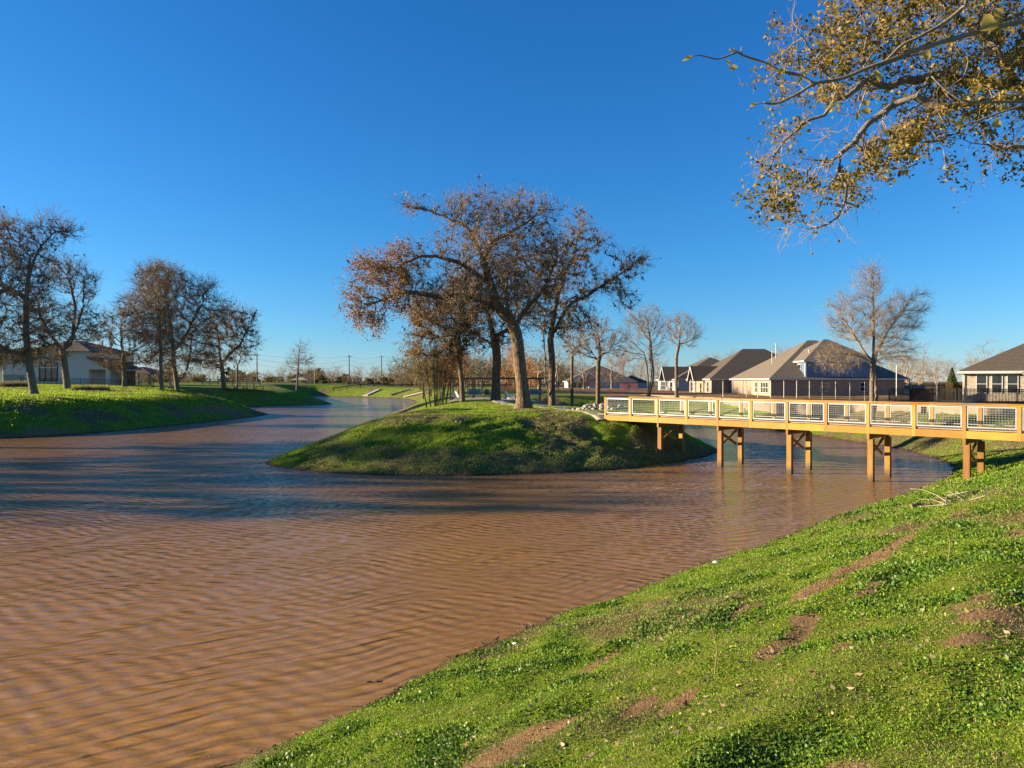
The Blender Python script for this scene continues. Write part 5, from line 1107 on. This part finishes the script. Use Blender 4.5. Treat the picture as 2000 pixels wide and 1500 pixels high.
# soil crumbs on the bare patches
xs_, ys_ = [], []
for (a, b_, L, W) in PATCH: n = int(180*L*W*2.2)+12; u = rng.normal(0, .5, n)*L; v = rng.normal(0, .5, n)*W; xs_.append(a+u*.657-v*.754); ys_.append(b_+u*.754+v*.657)
x = np.concatenate(xs_); y = np.concatenate(ys_); n = len(x); s = rng.uniform(.004, .014, n)*np.clip(np.hypot(x, y)/7, .6, 2); P = np.stack([x, y, ground(x, y)+s*.2], 1)
T = np.array([(1, 0, -.3), (-.5, .8, -.3), (-.5, -.8, -.3), (0, 0, .9), (0, 0, -.6)]); V = (P[:, None]+T[None]*s[:, None, None]*rng.uniform(.6, 1.4, (n, 5, 1))).reshape(-1, 3); Fq = np.array([[0, 1, 3], [1, 2, 3], [2, 0, 3]]); Fq = (Fq[None]+(np.arange(n)*5)[:, None, None]).reshape(-1, 3)
tag(mesh_obj('soil_crumbs', V, Fq, simple('soil_crumbs', (.32, .19, .085), (.20, .11, .045), 9, .95)), 'reddish soil crumbs on the bare patches', kind='stuff')
# small whitish rocks at the waterline, the mud clod and the drifting stick
for (px, py, s, lab) in ((1007, 1262, .085, 'small whitish stone at the waterline, nearer one'), (1400, 1101, .10, 'small flat whitish stone at the waterline, farther one'), (1575, 1172, .035, 'tiny pale pebble on the long bare soil streak')):
    x, y, z = hit(px, py); o = rock_mesh('stone', 1.0, simple('pale_stone', (.72, .70, .64), (.55, .52, .46), 9, .8, .3, 30)); o.scale = (s, s*.7, s*.45); o.location = (x, y, z+s*.2); tag(o, lab, 'stone')
x, y, z = hit(1297, 1137); o = rock_mesh('mud_clod', 1.0, simple('dark_mud', (.06, .04, .028), (.035, .022, .016), 9, .7, .5, 25)); o.scale = (.2, .12, .1); o.location = (x-.05, y, .04); tag(o, 'dark muddy clod sticking out at the waterline', 'mud clod')
Y = EYE*F/(1333-HOR); mb = MB(); X = (728-1000)/F*Y; mb.tube([(X-.09, Y, .004), (X-.03, Y+.01, .012), (X+.05, Y-.01, .012), (X+.1, Y+.015, .005)], .011, 6, .006); mb.tube([(X+.02, Y, .012), (X+.05, Y+.06, .02)], .006, 5, .003); tag(mb.build('drifting_stick', B_TWIG), 'small dark stick drifting near the bottom of the bank', 'stick')
# broken pale branch lying on the bank
def branch_thing(name, label, runs, mat, r0=.02):
    mb = MB()
    for pts, r in runs: P = []; [P.append((*hit(px, py)[:2], hit(px, py)[2]+dz)) for px, py, dz in pts]; mb.tube(P, r*.62, 7, r*.3)
    return tag(mb.build(name, mat), label, 'branch')
branch_thing('fallen_branch', 'pale dry broken branch lying on the bank, forked', [([(1850, 985, .05), (1828, 974, .10), (1805, 966, .14), (1778, 960, .12)], .022), ([(1845, 988, .05), (1820, 984, .08), (1795, 979, .06)], .017), ([(1848, 990, .05), (1806, 992, .04), (1765, 991, .03)], .015), ([(1848, 991, .06), (1850, 977, .16)], .026), ([(1812, 990, .05), (1796, 1000, .03)], .011), ([(1778, 960, .12), (1790, 965, .05), (1783, 970, .02)], .01)], simple('dry_branch', (.36, .30, .22), (.27, .22, .16), 5, .8))
branch_thing('fallen_branch', 'longer pale dead branch beside the forked one, farther up the bank', [([(1853, 965, .07), (1868, 973, .07), (1884, 982, .03)], .019), ([(1850, 972, .04), (1890, 967, .08), (1920, 958, .10)], .016), ([(1897, 981, .03), (1925, 975, .07), (1948, 972, .04)], .015), ([(1920, 973, .05), (1936, 962, .14)], .01)], simple('dry_branch_grey', (.34, .29, .22), (.26, .22, .17), 5, .8))
mb = MB(); x, y, z = hit(1797, 992); mb.tube([(x-.22, y, z+.05), (x, y+.03, z+.10), (x+.2, y-.02, z+.06)], .05, 8, .035); tag(mb.build('bark_piece', B_OAK), 'short dark chunk of bark under the forked fallen branch', 'bark')
# tall dry weed stalks near the upper right bank
for i, (px, py) in enumerate(((1972, 962), (1985, 955), (1852, 1100), (1395, 1330))):
    x, y, z = hit(px, py); mb = MB(); mb.tube([(x, y, z-.05), (x+.03, y, z+.25), (x-.02, y+.02, z+.45)], .006, 5, .003); mb.tube([(x+.03, y, z+.25), (x+.12, y, z+.38)], .004, 4, .002); tag(mb.build('weed_stalk', L_STRAW), 'thin pale dead weed stalk ' + ['at the top right of the bank, left one', 'at the top right of the bank, right one', 'on the upper bank above the soil streak', 'lower on the near bank'][i], 'weed')

# ---------------------------------------------------------------- overhanging trees at the right
def overhang():
    Yb = 10.0; base = Vector((14.6, 10.5, gz(14.6, 10.5)))
    def w(px, py, dy=0.0): Yq = Yb+dy; return world_of(px, py, Yq)-np.array(base)
    root = thing('live_oak', 'olive and rust leaved oak whose crown hangs into the top right corner', 'tree', base)
    sk = Skel([(0, 0, -.5)], [-1]); tr = sk.limb(0, [(-.1, 0, 1.8), (-.3, -.1, 3.2), w(2700, 200)], .02, .35)
    nt_ = len(tr)
    l1 = sk.limb(tr[-1], [w(2400, 190, .3), w(2150, 180, .4), w(2000, 170, .2), w(1860, 152, 0), (w(1760, 160, 0)), w(1690, 180, -.2)], .03, .22)
    l2 = sk.limb(tr[-2], [w(2400, 300, -.3), w(2150, 215, -.4), w(1960, 198, -.5), w(1860, 205, -.5), w(1785, 190, -.4), w(1700, 236, -.4), w(1668, 275, -.4), w(1640, 310, -.4), w(1590, 320, -.4)], .03, .2)
    l3 = sk.limb(tr[-2], [w(2350, 330, .6), w(2100, 240, .7), w(1920, 210, .7), w(1870, 255, .7), w(1830, 275, .6), w(1805, 312, .6)], .03, .2)
    l4 = sk.limb(tr[-1], [w(2450, 60, .8), w(2200, -40, .8), w(1950, -60, .8), w(1760, -30, .6)], .04, .25)
    l5 = sk.limb(l1[len(l1)//3], [w(1990, 120, -.4), w(1930, 70, -.4), w(1860, 20, -.4)], .03, .2)
    l6 = sk.limb(l1[-3], [w(1680, 165, -.2), w(1625, 205, -.3), w(1575, 245, -.3), w(1530, 275, -.3), w(1510, 300, -.3)], .03, .2)
    l7 = sk.limb(l2[-3], [w(1640, 340, -.4), w(1645, 375, -.4), w(1640, 420, -.3)], .03, .18)
    l8 = sk.limb(tr[-2], [w(2300, 380, 0), w(2100, 300, .2), w(1990, 290, .2), w(1900, 280, .1)], .03, .2)
    B = [(1880, 60, 130, 75), (1760, 40, 90, 60), (1680, 60, 50, 45), (1700, 120, 70, 30), (1800, 130, 110, 50), (1950, 160, 90, 80), (1550, 80, 32, 28), (1520, 115, 22, 18), (1600, 120, 50, 34), (1660, 20, 40, 30), (1980, 60, 90, 90),
         (1530, 300, 34, 24), (1510, 385, 34, 40), (1560, 380, 44, 34), (1590, 440, 36, 32), (1640, 425, 30, 26), (1575, 450, 24, 22), (1650, 400, 26, 22), (1600, 340, 40, 24), (1700, 330, 44, 36), (1730, 300, 50, 40), (1760, 255, 40, 32), (1820, 215, 50, 36), (1860, 240, 50, 30), (1960, 320, 22, 34), (1925, 300, 26, 18), (1640, 240, 26, 18),
         (1545, 255, 28, 26), (1985, 250, 40, 40), (2100, 100, 130, 110), (2250, 200, 140, 110), (2150, -80, 180, 100), (1900, -80, 150, 60), (2400, 80, 160, 120)]
    A = np.concatenate([ell(w(b_[0], b_[1], 0), (b_[2]/F*Yb, 1.1, b_[3]/F*Yb), max(10, int(.035*b_[2]*b_[3]*(1 if b_[0] < 2020 else .25)))) for b_ in B])
    sk.colonize(A, .17, 1.6, .22, 60, .32, 0, first=nt_); sk.finish(.20, .0045, .5)
    mesh_obj('trunk', *sk.mesh(.07, 9, 12), B_OAK, root, True); mesh_obj('branches', *cat([sk.mesh(.02, .07, 8), sk.mesh(0, .02, 5)]), simple('bark_branch', (.26, .20, .15), (.10, .08, .06), 9, .9, .8, 30), root, True)
    th = np.where((sk.pa >= 0) & (sk.r < .018))[0]; pk = rng.choice(th, int(len(th)*1.5)); tw, pts = twigs(sk.P[pk], sk.d[pk], .30, .0045, np.array(w(1900, 120)), 3, 3, .9)
    mesh_obj('crown', *tw, B_TWIGL, root)
    wd = pts+np.array(base); f1 = fbm(wd[:, 0]*1.0+wd[:, 1]*.3, wd[:, 2], 1.1, 3); q = pts[(f1 > -.13) & (rng.random(len(pts)) < .9)]; q = np.repeat(q, 3, 0)+rng.normal(0, .035, (len(q)*3, 3))
    mesh_obj('foliage', *leaf_quads(q, .056), L_OLIVE, root)
    return len(sk.p), len(q)
print('overhang', overhang())
def near_twigs():
    """a second, much nearer thin branch with a few broad leaves"""
    Yb = 3.4; base = Vector((6.2, 3.2, gz(6.2, 3.2)))
    def w(px, py, dy=0.0): return world_of(px, py, Yb+dy)-np.array(base)
    root = thing('young_tree', 'thin bare-branched tree at the right with a few big yellowing leaves, nearest the camera', 'tree', base); mb = MB()
    mb.tube([(0, 0, -.4), (.05, 0, 1.2), (-.1, 0, 2.2), (-.3, .05, 3.2)], .07, 10, .045); mb.build('trunk', B_GREY, root, True)
    top = (-.3, .05, 3.2); j = (-.22, .03, 2.75)
    mb = MB()
    runs = [([top, w(2600, -60), w(2300, -20), w(2000, 42), w(1900, 66), w(1800, 95), w(1727, 122), w(1690, 135), w(1650, 152), w(1615, 160), w(1587, 166), w(1550, 188), w(1515, 203), w(1489, 201)], .014, .0048),
            ([w(1489, 201), w(1476, 205), w(1459, 216)], .0035, .002), ([w(1589, 165), w(1560, 148), w(1524, 140), w(1490, 123), w(1457, 112), w(1437, 102), w(1424, 98)], .008, .004), ([w(1437, 104), w(1410, 114), w(1394, 116), w(1362, 109), w(1338, 118)], .0045, .0022), ([w(1447, 107), w(1447, 92)], .003, .002),
            ([w(1727, 122), w(1760, 90), (w(1790, 75)), w(1842, 46), w(1880, 15), w(1910, -15), w(2100, -120)], .0065, .011),
            ([j, w(2400, 250, .1), w(2150, 210, .1), w(2000, 200), w(1895, 200), w(1853, 182), w(1818, 150)], .010, .0035), ([j, w(2400, 420, .2), w(2200, 330, .1), w(2000, 287), w(1958, 292), w(1928, 278)], .010, .003), ([w(1715, 140), w(1700, 165), w(1690, 178), w(1678, 215), w(1671, 228)], .004, .003),
            ([w(1720, 130), w(1790, 108), w(1850, 120)], .004, .003), ([w(2000, 205), w(1940, 225), w(1900, 240), w(1868, 250)], .005, .003), ([w(1890, 120), w(1880, 150), (w(1860, 165))], .003, .002)]
    for P, r0, r1 in runs: mb.tube(catmull([tuple(p) for p in P], 4, False), r0, 7, r1)
    mb.build('branches', simple('twig_bark_near', (.27, .20, .14), (.16, .12, .085), 14, .8, .3, 60), root, True)
    NL = leafmat('big_leaves', [(.1, (.10, .05, .02)), (.4, (.36, .22, .05)), (.7, (.60, .48, .10)), (.9, (.30, .30, .06))], .45, .5, 3)
    for (px, py, L, ang, asp) in ((1431, 134, 20, -20, .5), (1422, 124, 12, 60, .5), (1342, 116, 20, 160, .35), (1525, 142, 16, 20, .6), (1560, 158, 22, -60, .35), (1470, 206, 12, 160, .6), (1689, 203, 22, 5, .5), (1690, 219, 28, -5, .42), (1807, 110, 22, 0, .75), (1926, 50, 46, -40, .7), (1945, 30, 24, 60, .7), (1917, 2, 30, 0, .6),
                                  (1943, 244, 26, -20, .65), (1870, 246, 24, 40, .5), (1878, 232, 16, -70, .5), (1672, 228, 16, 90, .5), (1712, 150, 26, 60, .4), (1958, 210, 20, -60, .5), (1600, 168, 12, 0, .5), (1430, 100, 10, 80, .5), (1882, 120, 18, 80, .5)):
        c = np.array(w(px, py, -.02)); s = L/F*Yb*1.05; a = R(-ang); u = np.array([math.cos(a), .25, -math.sin(a)*-1]); u /= np.linalg.norm(u); v = np.cross(u, [0.15, 1, .1]); v /= np.linalg.norm(v); nn = np.cross(u, v); P = []; Fs = []
        for t in np.linspace(0, 1, 7):
            wd = math.sin(math.pi*t**.8)*.5*asp*s; cc = c+u*s*(t-.5)+nn*s*.15*math.sin(3*t); P += [cc-v*wd+nn*wd*.35, cc, cc+v*wd+nn*wd*.35]
        for i in range(6): Fs += [[3*i, 3*i+1, 3*i+4, 3*i+3], [3*i+1, 3*i+2, 3*i+5, 3*i+4]]
        mesh_obj('leaf', P, Fs, NL, root, True)
near_twigs()
